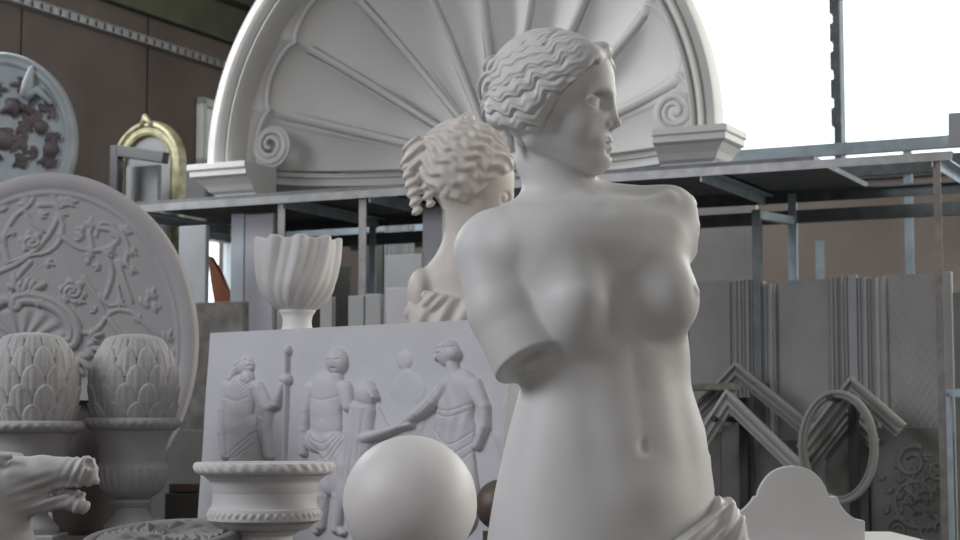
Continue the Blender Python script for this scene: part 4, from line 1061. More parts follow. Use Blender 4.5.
def bust_hair(p):
    q = bl_local(p); m = (q[0], np.abs(q[1]), q[2]); u, v, w_ = q
    d = ell(q, (-6, 0, -8), (49, 43, 44)); d = smin(d, ell(m, (-8, 22, 8), (38, 22, 30)), 8)
    d = smin(d, ell(m, (22, 22, -14), (20, 18, 18)), 8)
    ang = np.arctan2(w_+f32(2), u-f32(30)); rr = np.sqrt((u-f32(30))**2+(w_+f32(2))**2)
    aa = np.arctan2(w_+f32(16), np.abs(v)+f32(9)); d = d-f32(1.7)*np.sin(aa*f32(24)+f32(1.1)*np.sin(u*f32(.26)+aa)+f32(.8)*np.sin(u*f32(.10)+aa*4))-f32(.3)*np.sin(u*f32(.55)+f32(2)*np.sin(w_*f32(.2)))
    d = smax(d, smin(plane(q, (27, 0, 4), (.85, 0, .53)), plane(q, (8, 0, 28), (.98, 0, .2)), 6), 4)
    d = smax(d, plane(q, (-10, 0, 36), (-.2, 0, 1)), 5)
    for (x, z, r) in ((478, 128, 10), (468, 118, 8), (488, 133, 8), (462, 133, 9), (496, 140, 7), (506, 142, 6)):   # top knot curls
        k = ell(p, (x, 0, z), (r, r*1.5, r)); kr = np.sqrt((p[0]-f32(x))**2+(p[2]-f32(z))**2)+np.arctan2(p[2]-f32(z), p[0]-f32(x))
        d = smin(d, k+f32(1.3)*np.sin(kr*f32(1.0)), 1.5)
    bun = ell(p, (421, 0, 160), (20, 26, 24)); d = smin(d, bun-f32(2.4)*np.sin(p[2]*f32(.42)+p[0]*f32(.35)), 3)
    for (x0, z0, x1, z1, r) in ((411, 172, 417, 212, 9), (424, 176, 430, 204, 8), (448, 205, 455, 226, 6), (462, 200, 466, 220, 6)):
        d = smin(d, cap(p, (x0, -10, z0), (x1, -14, z1), r, r*.55)-f32(1.5)*np.sin(p[2]*f32(.6)+p[0]*f32(.3)), 2)
    d = smin(d, cap(m, (-34, 28, 0), (36, 26, -26), 3.2, 3.2), 1.5)                                                # ribbon
    return d
def bust_cloth(p):
    d = ell(p, (462, -4, 318), (56, 44, 38)); d = d-f32(2.2)*np.sin(p[0]*f32(.30)+p[2]*f32(.16))
    d = smin(d, ell(p, (439, -38, 302), (17, 9, 13))-f32(1.2)*np.sin(p[0]*f32(.5)+p[2]*f32(.5)), 3)
    d = smax(d, plane(p, (440, 0, 296), (.22, 0, -1)), 3); d = smax(d, plane(p, (0, 0, 332), (0, 0, 1)), 1)
    return d
bb = BF.to_world([(458, 0, 334)])[0]
br_ = empty('curly_bust', (bb[0], BY2, bb[2]), 'cream plaster bust with curly tied hair and bowed head behind the torso statue', 'bust')
sculpt('body', bust_body, (400, -60, 118), (545, 60, 334), 1.5, BF, M['plaster_warm'], br_)
sculpt('hair', bust_hair, (395, -60, 100), (530, 60, 236), 1.3, BF, M['plaster_warm'], br_)
sculpt('draped_cloth', bust_cloth, (395, -60, 270), (530, 60, 336), 1.6, BF, M['plaster_warm'], br_)
mb = MB(); hz = bb[2]; mb.box((bb[0]+.02, BY2, (hz+TZ)/2), (.10, 0, 0), (0, .09, 0), (0, 0, (hz-TZ)/2-.0005)); o = mb.build('pedestal_block', M['plaster_grey'], bev=.004); tag(o, 'square plaster block under the cream bust, behind the figure panel', 'pedestal')

# ------------------------------------------------------------------ swirled shell vase
VY = 4.85; vk = VY/FPX; vc = P(297, 340, VY)
vz = lambda py: (340-py)*vk
def swirl(T, t, r, z):
    a = np.clip((z-vz(312))/(vz(240)-vz(312)), 0, 1); ph = T*9+4.4*(1-a)**1.4
    c = np.cos(ph); fl = np.sign(c)*np.abs(c)**.7
    return r*(1+.105*a**.6*fl*.55+.02*np.cos(ph*2)), z+np.clip(a-.8, 0, 1)*5*(.004*fl)
vr = empty('swirled_vase', (vc.x, VY, vc.z), 'white plaster vase with twisted flutes and wavy rim above the figure panel', 'vase')
lathe('bowl', smooth_prof([(12*vk, vz(313)), (22*vk, vz(308)), (31*vk, vz(299)), (37.5*vk, vz(286)), (40.5*vk, vz(268)), (41.5*vk, vz(250)), (41.5*vk, vz(240)), (41.5*vk, vz(240)), (39*vk, vz(240)), (38*vk, vz(255)), (34*vk, vz(285)), (.001, vz(300))], 8), (vc.x, VY, vc.z), M['plaster_warm_w'] if 'plaster_warm_w' in M else M['plaster'], vr, n=288, mod=swirl, sub=1)
lathe('foot', smooth_prof([(22*vk, 0), (22*vk, vz(336)), (16*vk, vz(330)), (14.5*vk, vz(322)), (15.5*vk, vz(316)), (18*vk, vz(312)), (18*vk, vz(309)), (14*vk, vz(307))]), (vc.x, VY, vc.z), M['plaster_bright'], vr, sub=1)
mb = MB(); mb.box((vc.x, VY, (vc.z+TZ)/2), (.08, 0, 0), (0, .08, 0), (0, 0, (vc.z-TZ)/2-.0005)); o = mb.build('pedestal_block', M['plaster_grey'], bev=.004); tag(o, 'square plaster block under the swirled vase, hidden behind the figure panel', 'pedestal')

# ------------------------------------------------------------------ round leaf plaque lying tilted in front
dc = P(162, 533, 3.6); DR = .140
n, k = 200, 90; th = np.linspace(0, 2*PI, n, endpoint=False); rr = np.linspace(0, 1, k); T, Rr = np.meshgrid(th, rr)
Hh = .010*np.clip(np.sin(T*9+Rr*3), 0, 1)**.6*np.clip(np.sin(Rr*PI*1.05), 0, 1)*(.5+.5*np.sin(Rr*16))+.006*np.sin(T*17+Rr*21)*np.clip(Rr*2, 0, 1)*(Rr < .82)
Hh = np.where(Rr < .84, np.abs(Hh), .006*np.sqrt(np.clip(1-((Rr-.92)/.08)**2, 0, 1)))
tl = math.radians(9); X = DR*Rr*np.cos(T)*1.12; Yy = DR*Rr*np.sin(T)
V = np.stack([dc.x+X, dc.y+Yy*math.cos(tl)-Hh*math.sin(tl), dc.z-.005+Yy*math.sin(tl)+Hh*math.cos(tl)+X*.06], -1).reshape(-1, 3)
i, j = np.meshgrid(np.arange(k-1), np.arange(n), indexing='ij')
F = np.stack([i*n+j, (i+1)*n+j, (i+1)*n+(j+1) % n, i*n+(j+1) % n], -1).reshape(-1, 4)
e_ = V[-n:].copy(); e_[:, 2] -= .022; V = np.concatenate([V, e_, e_.mean(0)[None]])
F = np.concatenate([F, np.stack([(k-1)*n+np.arange(n), k*n+np.arange(n), k*n+(np.arange(n)+1) % n, (k-1)*n+(np.arange(n)+1) % n], -1), np.stack([k*n+np.arange(0, n, 2), np.full(n//2, k*n+n), k*n+(np.arange(0, n, 2)+2) % n, k*n+np.arange(0, n, 2)+1], -1)])
o = mesh('round_plaque', V, F, M['plaque'], smooth=True, angle=40); tag(o, 'round grey plaster plaque with carved leaves lying tilted before the right pineapple urn', 'plaque')
zmin = V[:, 2].min(); mb = MB(); mb.box((dc.x, dc.y+.02, (TZ+dc.z-.034)/2), (.06, 0, 0), (0, .05, 0), (0, 0, (dc.z-.034-TZ)/2)); o = mb.build('wood_block', M['darkbrown']); tag(o, 'dark block propping up the round leaf plaque', 'wood block')
# brown clay bowl lying face down beside the low urn
bw = P(229, 540, 3.36); lathe_o = lathe('clay_bowl', smooth_prof([(.030, 0), (.032, .012), (.028, .035), (.018, .05), (.0005, .055)]), (bw.x, 3.36, TZ), M['darkbrown'], sub=1); lathe_o.scale = (1, 1, 1); tag(lathe_o, 'small dark brown clay bowl upside down at the foot of the low urn', 'bowl')
# dark brown jar between the two garden urns
jc = P(83, 540, 4.72); jr = 37*4.72/FPX
o = lathe('brown_jar', smooth_prof([(jr*.6, 0), (jr*.75, .03), (jr*.98, .12), (jr, .20), (jr*.85, .27), (jr*.5, .31), (jr*.45, .33), (jr*.55, .345), (jr*.5, .345), (jr*.4, .33), (.0005, .30)]), (jc.x, 4.72, TZ), M['darkbrown'], sub=1)
tag(o, 'dark brown jar in the gap between the two pineapple urns', 'jar')
# dark boxes on the back table beside the panel
for (a, b, t_, bo, Y, lab) in ((172, 203, 483, 492, 4.98, 'upper dark brown box between the right garden urn and the figure panel'), (168, 205, 492.5, 527, 4.98, 'lower dark brown box between the right garden urn and the figure panel')):
    q0, q1 = P(a, t_, Y), P(b, bo, Y); mb = MB(); z0 = max(q1.z, TZ)
    if bo > 500: z0 = TZ
    mb.box(((q0.x+q1.x)/2, Y, (q0.z+z0)/2), ((q1.x-q0.x)/2, 0, 0), (0, .05, 0), (0, 0, (q0.z-z0)/2-.0005)); o = mb.build('box', M['redbrown'] if bo < 500 else M['darkbrown'], bev=.003); tag(o, lab, 'box')
# ================================================================== boards and pieces behind
def gboard(name, label, cat, px0, px1, ptop, g, m, thick=.03, z0=0.0, lean=0.0, group=None, top_slope=0.0, bev=.003):
    """upright board parallel to the rack at depth g, from z0 to the height seen at ptop"""
    ea, za = RP(px0, ptop, g); eb, zb = RP(px1, ptop, g); za = (za+zb)/2; h = za-z0
    a = R((ea+eb)/2, g+lean*h/2+0, z0+h/2); B = (UP*h+RG*lean*h)/2
    mb = MB(); mb.box(a, RE*abs(eb-ea)/2, B, RG*thick/2); o = mb.build(name, m, bev=bev); tag(o, label, cat, group); return o
def strip_panel(name, label, cat, px0, px1, ptop, g, m, prof, z0=0.0, thick=.03, group=None):
    """moulding strip: the profile (u 0..1 across, depth) runs vertically"""
    ea, za = RP(px0, ptop, g); eb, zb = RP(px1, ptop, g); z1 = (za+zb)/2; w_ = eb-ea
    pl = [(u*w_, -d*.55) for u, d in prof]+[(w_, thick), (0, thick)]
    mb = MB(); mb.sweep([(R(ea, g, z0), RE, RG), (R(ea, g, z1), RE, RG)], pl); o = mb.build(name, m, smooth=True, angle=30); tag(o, label, cat, group); return o
OG = [(0, .0), (.04, .012), (.12, .012), (.14, .004), (.22, .004), (.30, .022), (.42, .030), (.52, .024), (.60, .008), (.70, .006), (.74, .016), (.90, .016), (.94, .004), (1, .004)]
RD = [(0, 0), (.06, .02), (.2, .02), (.24, .006), (.34, .004), (.45, .026), (.6, .034), (.75, .026), (.84, .006), (.88, .012), (1, .012)]
def diamond(name, label, px0, px1, ptop, g, m, cell=.034, amp=.0035):
    ea, za = RP(px0, ptop, g); eb, zb = RP(px1, ptop, g); z1 = (za+zb)/2; wd = eb-ea; zlo = .75
    def hf(W, a, b):
        u = (a+b*.72)/cell; v = (a-b*.72)/cell
        l = np.minimum(np.abs(u-np.round(u)), np.abs(v-np.round(v))); dot = np.exp(-(((u-np.floor(u)-.5)**2+(v-np.floor(v)-.5)**2)/.03))
        return amp*(np.exp(-(l/.13)**2)+.9*dot)
    o = grid_slab(name, R(ea, g, zlo), RE, UP, -RG, wd, z1-zlo, int(wd/.004)+2, int((z1-zlo)/.004)+2, hf, .03, m)
    mb = None; tag(o, label, 'panel'); return o, ea, eb, zlo
GP = .55   # plane of the leaning pieces on the right
# --- right side: row of pieces standing under the rack
gboard('plaster_board', 'tall plain light board rising above the row, just right of the statue shoulder', 'board', 692, 757, 188, 1.5, M['slab_lite2'])
items = [('plain', 690, 731, 281), ('og', 731.5, 742, 281), ('rd', 742.5, 752, 280), ('og', 753, 764, 281), ('rd', 764.5, 775, 284), ('dia', 775.5, 827, 280), ('og', 827.5, 838, 277), ('og', 838.5, 847.5, 276), ('blue', 848, 857, 275), ('rd', 857.5, 870, 277), ('og', 870.5, 885, 277), ('dia', 885.5, 937, 274), ('plain', 938.5, 952, 272)]
labs = {0: 'plain grey slab at the left end of the row, beside the statue waist', 1: 'first ribbed grey moulding right of the plain slab', 2: 'second ribbed moulding with a bright edge right of the plain slab', 3: 'third ribbed moulding from the plain slab in the row', 4: 'ribbed moulding touching the left edge of the first diamond panel',
        5: 'grey plaster panel with fine diamond pattern in the middle of the row', 6: 'ribbed moulding touching the right edge of the middle diamond panel', 7: 'narrow ribbed moulding just left of the pale blue strip', 8: 'pale blue-grey plain strip standing in the row of mouldings', 9: 'ribbed moulding just right of the pale blue strip', 10: 'wide ribbed moulding touching the left edge of the right diamond panel',
        11: 'grey plaster panel with fine diamond pattern behind the right rack post', 12: 'narrow plain grey board right of the right rack post'}
for n_, (ty, a, b, t) in enumerate(items):
    dg = 0
    if ty == 'plain': gboard('plaster_slab', labs[n_], 'slab', a, b, t, GP+.02, M['slab'])
    elif ty == 'blue': gboard('plain_strip', labs[n_], 'strip', a, b, t, GP, M['slab_blue'], .02)
    elif ty == 'dia':
        o, ea, eb, zl = diamond('diamond_panel', labs[n_], a, b, t, GP+.02, M['slab'])
        mb = MB(); rbox(mb, ea+.01, eb-.01, GP+.0, GP+.07, 0, zl-.001); c_ = mb.build('wood_block', M['wood']); tag(c_, 'block under the %s' % ('middle diamond panel' if n_ == 5 else 'right diamond panel'), 'wood block')
    else: strip_panel('ribbed_strip', labs[n_], 'moulding', a, b, t, GP+dg, M['slab'], OG if ty == 'og' else RD, group='ribbed mouldings standing in the row at the right')
# dark sheets stand in for the shade in gaps between leaning boards
for (a, b, t, lab) in ((693, 722, 432, 'dark sheet standing in for gap shade low beside the statue hip'), (757, 800, 440, 'dark sheet standing in for gap shade below the left chevron frames'), (826, 868, 425, 'dark sheet standing in for gap shade seen through the oval ring'), (722, 744, 425, 'narrow dark sheet standing in for gap shade between hip and slab')):
    gboard('gap_shade_board', lab, 'board', a, b, t, GP-.065, M['slab_dark'])
# carved scroll panel low on the right
def scrolls(W, a, b):
    px, py = projw(W); r = Relief(px, py)
    for (cx, cy, R0, tu) in ((918, 500, 36, 1.0), (912, 462, 16, -1), (938, 470, 12, 1), (897, 530, 12, -1), (930, 530, 15, 1)):
        pts = []
        for k in range(26):
            t = k/25; ang = tu*(t*7.5)-1.2; q = R0*(1-.62*t); pts.append((cx+q*math.cos(ang), cy+q*math.sin(ang), 3.2*(1-.4*t)))
        r.cap(pts, 3)
    for k in range(26):
        q = 36*k/26; an = k*2.4; leaf(r, 915+q*math.cos(an), 492+q*1.1*math.sin(an), an+1, 9, 3)
    return r.H*.004
ea, _ = RP(870, 430, GP-.08); eb, z1 = RP(950, 428, GP-.08)
o = grid_slab('scroll_panel', R(ea, GP-.08, .80), RE, UP, -RG, eb-ea, z1-.80, 200, 220, scrolls, .03, M['slab_dark2'] if 'slab_dark2' in M else M['slab_dark']); tag(o, 'grey carved panel with round leafy scrolls at lower right behind the rack post', 'panel')
mb = MB(); rbox(mb, ea+.02, eb-.02, GP-.08, GP-.03, 0, .799); c_ = mb.build('wood_block', M['wood']); tag(c_, 'block under the carved scroll panel', 'wood block')
# chevron pieces hanging on pegs
def chevron(label, L, A, Rr, w_, g, m):
    """L, A, R: picture points of left end, apex and right end; mitred moulding with ribs"""
    pts = [RP(*q, g) for q in (L, A, Rr)]; mb = MB()
    def nrm(a, b):
        d = (Vector(b)-Vector(a)).normalized(); return Vector((d.y, -d.x))*(1 if True else 1)
    n1 = nrm(pts[0], pts[1]); n2 = nrm(pts[1], pts[2]); bis = (n1+n2).normalized(); sc = 1/max(.3, bis.dot(n1))
    prof = [(0, .0), (0, -.03), (.12, -.034), (.2, -.034), (.24, -.022), (.38, -.018), (.5, -.03), (.66, -.03), (.72, -.016), (.86, -.012), (.9, -.02), (1, -.02), (1, 0)]
    fr_ = []
    for (e, z), n_, s_ in ((pts[0], n1, 1), (pts[1], bis, sc), (pts[2], n2, 1)):
        fr_.append((R(e, g, z), (RE*n_.x+UP*n_.y)*w_*s_, RG))
    mb.sweep(fr_, prof); o = mb.build('chevron_moulding', m, smooth=True, angle=25); tag(o, label, 'moulding', 'chevron mouldings hanging on the pegs'); return o
chevron('front chevron-shaped moulding beside the statue waist, its peak under the bracket', (694, 442), (728, 389), (806, 464), .062, GP-.34, M['slab_l'])
chevron('rear chevron-shaped moulding peeking out above the front one near the bracket', (684, 418), (737, 362), (818, 427), .060, GP-.20, M['slab_l2'])
chevron('chevron-shaped moulding above the oval ring, farthest from the statue', (798, 446), (852, 376), (907, 424), .064, GP-.27, M['slab_l2'])
chevron('short chevron-shaped moulding directly behind the oval ring', (806, 462), (848, 408), (880, 440), .05, GP-.09, M['slab_l2'])
# oval ring frame
oe, oz = RP(838, 447, GP-.40); w0, _ = RP(878, 447, GP-.40); ra = (w0-oe); _, zt = RP(838, 390, GP-.40); rb = zt-oz
mb = MB(); fr_ = []
for i in range(96):
    t = i/96*2*PI; d = (RE*math.cos(t)/ra+UP*math.sin(t)/rb).normalized(); fr_.append((R(oe+ra*math.cos(t), GP-.40, oz+rb*math.sin(t)), d, RG))
mb.sweep(fr_, [(0, .015), (0, -.010), (-.006, -.015), (-.013, -.015), (-.017, -.008), (-.023, -.008), (-.027, -.012), (-.031, -.008), (-.031, .015)], closed=True)
o = mb.build('oval_ring', M['slab_l2'], smooth=True, angle=30); tag(o, 'thin oval ring frame hanging on a black peg right of the chevron mouldings', 'frame')
for (px, py, L, g, lab) in ((713, 419, .34, GP-.40, 'black peg carrying the front chevron moulding beside the hip'), (829, 398, .36, GP-.44, 'black peg carrying the oval ring frame'), (752, 385, .20, GP-.22, 'black peg under the rear chevron moulding')):
    e, z = RP(px, py, g); mb = MB(); mb.tube([R(e, g, z), R(e, g+L, z)], .012, 12); o = mb.build('peg', M['black'], smooth=True, angle=40); tag(o, lab, 'peg', 'black pegs carrying the frames')
# rough timber bracket
e0_, z0_ = RP(693, 391, GP-.34); e1_, z1_ = RP(734, 383, GP-.34)
mb = MB(); rbox(mb, e0_-.10, e1_, GP-.36, GP-.25, z0_+.002, z1_); o = mb.build('bracket', M['greenwood'], bev=.003); tag(o, 'short rough grey-green shelf bracket beside the statue waist', 'bracket')
# steel uprights carrying the pegs and the bracket
for px in (752.5, 861):
    e, _ = RP(px, 480, GP-.05); _, zt_ = RP(px, 398, GP-.05)
    mb = MB(); rbox(mb, e-.018, e+.018, GP-.17, GP-.13, 0, zt_); o = mb.build('upright', M['black']); tag(o, 'dark upright bar %s' % ('between the chevron mouldings and the headboard-shaped slab' if px < 800 else 'seen through the oval ring'), 'bar')
# ------------------------------------------------------------------ scalloped slab in front on a plinth
QY = 3.8
op = [(740, 546), (740, 512), (744, 509), (750, 503), (754, 497), (757, 496.5), (758, 492), (763, 482), (771, 473), (782, 467.5), (795, 466), (808, 469), (819, 477), (826, 488), (829, 496), (837, 497), (840, 504), (846, 512), (854, 518), (860, 520), (865, 521), (865, 546)]
o0 = P(740, 546, QY); sp = []
for (a, b) in smooth_prof(op[1:-1], 3): q = P(a, b, QY); sp.append((q.x-o0.x, q.z-o0.z))
q = P(865, 546, QY); sp = [(0, 0)]+sp+[(q.x-o0.x, 0)]
mb = MB(); mb.prism(sp, o0, (1, 0, 0), UP, (0.004, .045, 0)); o = mb.build('scalloped_slab', M['plaster_bright2'] if 'plaster_bright2' in M else M['plaster'], bev=.002)
tag(o, 'white plaster slab with round top and curved shoulders right of the torso statue', 'slab')
mb = MB(); q0 = P(728, 546, QY); q1 = P(906, 546, QY); mb.box(((q0.x+.985)/2, QY+.245, q0.z/2), ((.985-q0.x)/2, 0, 0), (0, .305, 0), (0, 0, q0.z/2-.0005)); o = mb.build('plinth_box', M['plaster'], bev=.003); tag(o, 'pale plinth box under the scalloped slab at lower right', 'plinth')
# ------------------------------------------------------------------ right edge pieces
gboard('grey_board', 'grey board leaning at the upper right picture edge above the rack end', 'board', 948, 975, 112, -.10, M['slab_blue'], .03, z0=RACK_Z+.0, lean=.12)
gboard('grey_board', 'dull green-grey board at the right edge beyond the rack post', 'board', 953, 985, 292, .35, M['slab_green'])
mb = MB(); e, z = RP(955, 393, .2); mb.bar(R(e-.06, .2, z), R(e+.5, .2, z), .03, .03)
for ee in (e-.03, e+.47): mb.bar(R(ee, .2, 0), R(ee, .2, z), .03, .03, up=RG)
o = mb.build('metal_stand', M['steel_blue']); tag(o, 'low pale metal stand at the right picture edge beside the rack post', 'stand')
# ================================================================== left background
gboard('grey_board', 'dark blue-grey board under the gilded arch frame', 'board', 128, 160, 166, .42, M['slab_blue2'])
gboard('grey_board', 'wide blue-grey board left of the niche cornice', 'board', 161, 206, 170, 1.45, M['slab_blue2'])
gboard('pale_board', 'pale blue narrow board left of the swirled vase', 'board', 233, 246, 214, .10, M['slab_pale'])
gboard('lavender_board', 'lavender grey board behind the swirled vase', 'board', 247, 275, 214, .10, M['slab_lav'])
gboard('grey_board', 'blue-grey board right of the big oval relief below the shelf', 'board', 181, 208, 226, -.05, M['slab_blue'])
gboard('rough_slab', 'rough grey stone-like slab between big oval relief and figure panel', 'slab', 160, 246, 303, -.45, M['rough'], .05)
gboard('green_board', 'dull green-grey board below the rough slab beside the right garden urn', 'board', 155, 212, 430, -.75, M['slab_green'], .04)
# white arched cutout with dark bar and stained wood piece
def arch_poly(px0, px1, ptop, pbot, g, lift=.5):
    ea, za = RP(px0, pbot, g); eb, _ = RP(px1, pbot, g); _, zt_ = RP((px0+px1)/2, ptop, g); w_ = (eb-ea)/2; c = (ea+eb)/2
    return c, w_, za, zt_
def arch_frame(name, label, cat, px0, px1, ptop, z0, g, band, m, m2, inner_label=None):
    c, w_, _, zt_ = arch_poly(px0, px1, ptop, ptop+50, g); h = zt_-w_*1.05
    t = empty(name, R(c, g, z0), label, cat)
    path = [(c-w_, z0)]+[(c-w_*math.cos(a/24*PI), h+w_*1.05*math.sin(a/24*PI)) for a in range(25)]+[(c+w_, z0)]
    fr_ = []
    for i, (e, z) in enumerate(path):
        a = path[max(i-1, 0)]; b = path[min(i+1, len(path)-1)]; d = (RE*(b[0]-a[0])+UP*(b[1]-a[1])).normalized(); n_ = RG.cross(d).normalized()
        if n_.dot(RE*(c-e)+UP*(h-z)) < 0 and i > 0: n_ = n_
        fr_.append((R(e, g, z), n_, RG))
    sgn = 1 if fr_[0][1].dot(RE) > 0 else -1
    mb = MB(); mb.sweep([(o_, n_*sgn, k_) for o_, n_, k_ in fr_], [(0, .02), (0, -.01), (band*.15, -.03), (band*.35, -.034), (band*.5, -.02), (band*.75, -.018), (band*.85, -.028), (band, -.02), (band, .02)])
    mb.build('frame', m, t, smooth=True, angle=30)
    mb = MB(); mb.prism([(e-c, z-z0) for e, z in path], R(c, g+.004, z0), RE, UP, RG*.012); mb.build('back_panel', m2, t)
    return t, c, w_, zt_
t, c, w_, zt_ = arch_frame('arched_frame', 'gilded olive arched frame standing by the brown left wall', 'frame', 114, 184, 121, 1.2, .60, .075, M['gold'], M['slab_blue2'])
mb = MB(); rbox(mb, c-w_, c+w_, .54, .68, 0, 1.199); o = mb.build('crate', M['wood']); tag(o, 'crate under the gilded arched frame', 'crate')
for (cx, r_, h_) in ((0, .04, 0),):
    mb = MB(); mb.tube([R(c-.03, .57, zt_-.03), R(c+.0, .565, zt_+.012), R(c+.04, .57, zt_-.03)], [.012, .022, .01], 8); mb.build('crest', M['gold'], t, smooth=True)
a = RP(118, 151, .30); b = RP(166, 158, .30); mb = MB(); mb.bar(R(a[0], .30, a[1]), R(b[0], .30, b[1]), .05, .055); a2 = RP(117, 150, .30); b2_ = RP(112, 185, .30); mb.bar(R(a2[0], .30, a2[1]+.02), R(b2_[0], .30, 0), .05, .05)  # black upright put where only a dark vertical shadow falls
o = mb.build('metal_bar', M['black'], bev=.004); tag(o, 'black slanted metal bar with an upright standing in for a dark shadow, in front of the gilded arched frame', 'bar')
ea, zt_ = RP(208, 256, .55); eb, zb_ = RP(233, 306, .55)
mb = MB(); wv_ = eb-ea; hv = zt_-zb_; mb.prism([(0, hv), (.10*wv_, hv*.98), (.5*wv_, hv*.62), (.85*wv_, hv*.2), (wv_, -.05), (wv_, -.5), (.35*wv_, -.5), (.30*wv_, 0), (.12*wv_, hv*.5)], R(ea, .55, zb_), RE, UP, RG*.03)
o = mb.build('wood_offcut', M['orange']); tag(o, 'curved orange-brown wood piece in front of the low window between the grey boards', 'wood piece')
mb = MB(); rbox(mb, ea+.02, eb+.02, .52, .60, 0, zb_-.5); o = mb.build('crate', M['wood']); tag(o, 'low crate under the orange-brown wood piece', 'crate')
# framed picture on the left wall
def wall_pt(px, py, off): return wl(px, py, off)
a = wl(197, 97, .01); b = wl(236, 175, .01); ga, gb = (a-RO).dot(RG), (b-RO).dot(RG)
pr = empty('picture_frame', wl(210, 170, .01), 'pale green carved frame on the brown wall left of the niche', 'picture frame')
mb = MB()
for (g0_, g1_, z0_, z1_) in ((ga, gb, a.z-.05, a.z), (ga, gb, b.z, b.z+.05), (ga, ga+.05, b.z, a.z), (gb-.05, gb, b.z, a.z)): rbox(mb, WL+.005, WL+.05, g0_, g1_, z0_, z1_)
mb.build('frame', M['pale_green'], pr, bev=.006)
mb = MB(); rbox(mb, WL+.002, WL+.015, ga+.03, gb-.03, b.z+.03, a.z-.03); mb.build('picture', M['white'], pr)
for k in range(3):
    mb = MB(); zc_ = a.z-.12-k*.1; mb.tube([R(WL+.02, (ga+gb)/2-.03, zc_), R(WL+.03, (ga+gb)/2, zc_-.04), R(WL+.02, (ga+gb)/2+.03, zc_)], .01, 8); mb.build('ornament', M['darkbrown'], pr, smooth=True)
# oval flower relief on the upper left
FY = 7.7; fc = P(-2, 142, FY); fa, fb = 79*FY/FPX, 92*FY/FPX
nr, na = 100, 240; rr = np.concatenate([np.linspace(0, .85, nr), [.86, .875, .89, .91, .93, .95, .97, .985, 1.0]]); th = np.linspace(0, 2*PI, na, endpoint=False); RR, TT = np.meshgrid(rr, th, indexing='ij')
W = np.stack([fc.x+fa*RR*np.cos(TT), FY+0*RR, fc.z+fb*RR*np.sin(TT)], -1); px_, py_ = projw(W); r = Relief(px_, py_)
rg = np.random.default_rng(5)
for k in range(30):
    x, y = rg.uniform(-60, 62), rg.uniform(85, 170); leaf(r, x, y, rg.uniform(0, 6.28), rg.uniform(12, 20), rg.uniform(4, 8))
for (x, y, q) in ((14, 108, 9), (42, 128, 8), (5, 140, 11), (52, 150, 9), (-20, 120, 10)): r.ell(x, y, q, q, 10)
hh = r.H*(RR < .84)*np.clip((.84-RR)/.03, 0, 1)*.0042
hh = hh+np.interp(rr, [0, .855, .87, .90, .93, .96, .985, 1], [0, 0, .015, .02, .01, .028, .02, 0])[:, None]
W[..., 1] -= hh; k, n = RR.shape; i, j = np.meshgrid(np.arange(k-1), np.arange(n), indexing='ij')
F = np.stack([i*n+j, i*n+(j+1) % n, (i+1)*n+(j+1) % n, (i+1)*n+j], -1).reshape(-1, 4); V = W.reshape(-1, 3)
e_ = V[-n:].copy(); e_[:, 1] += .05; V = np.concatenate([V, e_, e_.mean(0)[None]])
F = np.concatenate([F, np.stack([(k-1)*n+np.arange(n), (k-1)*n+(np.arange(n)+1) % n, k*n+(np.arange(n)+1) % n, k*n+np.arange(n)], -1), np.stack([k*n+np.arange(0, n, 2), k*n+np.arange(0, n, 2)+1, k*n+(np.arange(0, n, 2)+2) % n, np.full(n//2, k*n+n)], -1)])
fo = empty('flower_relief', (fc.x, FY, fc.z-fb), 'pale oval relief with leaves and blossoms at the upper left, above the big oval', 'relief')
pn = mesh('oval_panel', V, F, M['fl_relief'], fo); pn.data.materials.append(M['mauve'])
hv_ = (r.H*(RR < .82)).reshape(-1); fm = (hv_[np.minimum(F[:(k-1)*n], k*n-1)].min(1) > 1.2); mi = np.zeros(len(pn.data.polygons), np.int32); mi[:len(fm)] = fm[:len(mi)]; pn.data.polygons.foreach_set('material_index', mi)
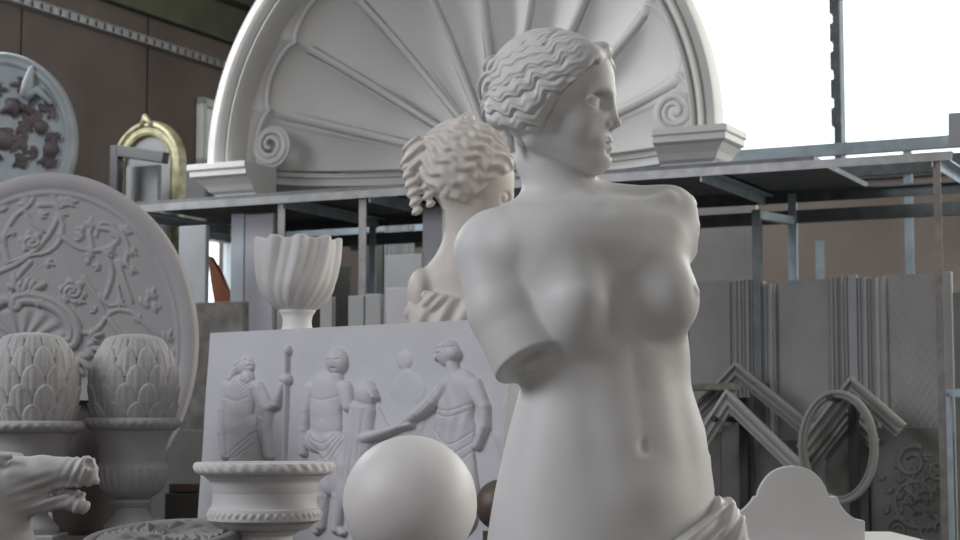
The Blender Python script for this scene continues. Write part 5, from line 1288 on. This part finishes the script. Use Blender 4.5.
q = P(31, 74, FY-.03); mb = MB(); mb.tube([q+Vector((-.02, 0, -.10)), q+Vector((-.012, 0, -.04)), q+Vector((.0, 0, .02)), q+Vector((.008, 0, .04))], [.03, .026, .014, .003], 10); mb.tube([q+Vector((-.02, 0, -.10)), q+Vector((.03, 0, -.07)), q+Vector((.09, 0, -.13))], [.03, .02, .01], 10); mb.build('crest', M['fl_relief'], fo, smooth=True)
mb = MB(); mb.box((fc.x, FY+.02, (fc.z-fb)/2), (.30, 0, 0), (0, .15, 0), (0, 0, (fc.z-fb)/2-.001)); o = mb.build('cabinet', M['darkbrown']); tag(o, 'dark tall cabinet behind the big oval relief, under the flower relief', 'cabinet')
# ------------------------------------------------------------------ pieces under the middle of the rack
gboard('plaster_block', 'white plaster block leaning right of the left rack posts, front one', 'block', 389, 418, 288, -.35, M['slab_lite'], .05, z0=1.0)
gboard('slanted_board', 'grey board rising behind the white block under the rack', 'board', 377, 414, 253, -.15, M['slab_lite2'], .03, lean=.04)
gboard('plaster_strip', 'pale strip standing just right of the second rack post', 'strip', 367, 382, 294, -.32, M['slab_lite2'], .03)
gboard('plaster_strip', 'pale strip standing in front of the second rack post', 'strip', 350, 365.5, 296, -.32, M['slab_lite2'], .03)
gboard('plaster_strip', 'pale strip standing between the swirled vase and the second rack post', 'strip', 322, 334, 297, -.32, M['slab_lite2'], .03)
strip_panel('ribbed_strip', 'ribbed plaster moulding right of the white block, beside the cream bust', 'moulding', 419, 447, 292, -.30, M['slab_lite2'], RD)
gboard('white_panel', 'white upright panel under the shelf beside the ringlets of the cream bust', 'panel', 424, 447, 206, .25, M['slab_lav'], .03)
gboard('white_panel', 'bright narrow edge panel right of the white upright panel', 'panel', 443, 452, 200, .20, M['white'], .02)
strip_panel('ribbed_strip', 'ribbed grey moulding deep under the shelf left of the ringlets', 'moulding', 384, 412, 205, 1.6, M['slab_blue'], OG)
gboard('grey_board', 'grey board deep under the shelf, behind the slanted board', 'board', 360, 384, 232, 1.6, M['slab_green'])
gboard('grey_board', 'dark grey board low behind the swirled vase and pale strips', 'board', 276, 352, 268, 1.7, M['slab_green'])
mb = MB(); rbox(mb, *[RP(388, 300, -.35)[0]+.01, RP(418, 300, -.35)[0]-.01], -.38, -.32, 0, .999); o = mb.build('wood_block', M['wood']); tag(o, 'support block under the white plaster block', 'wood block')
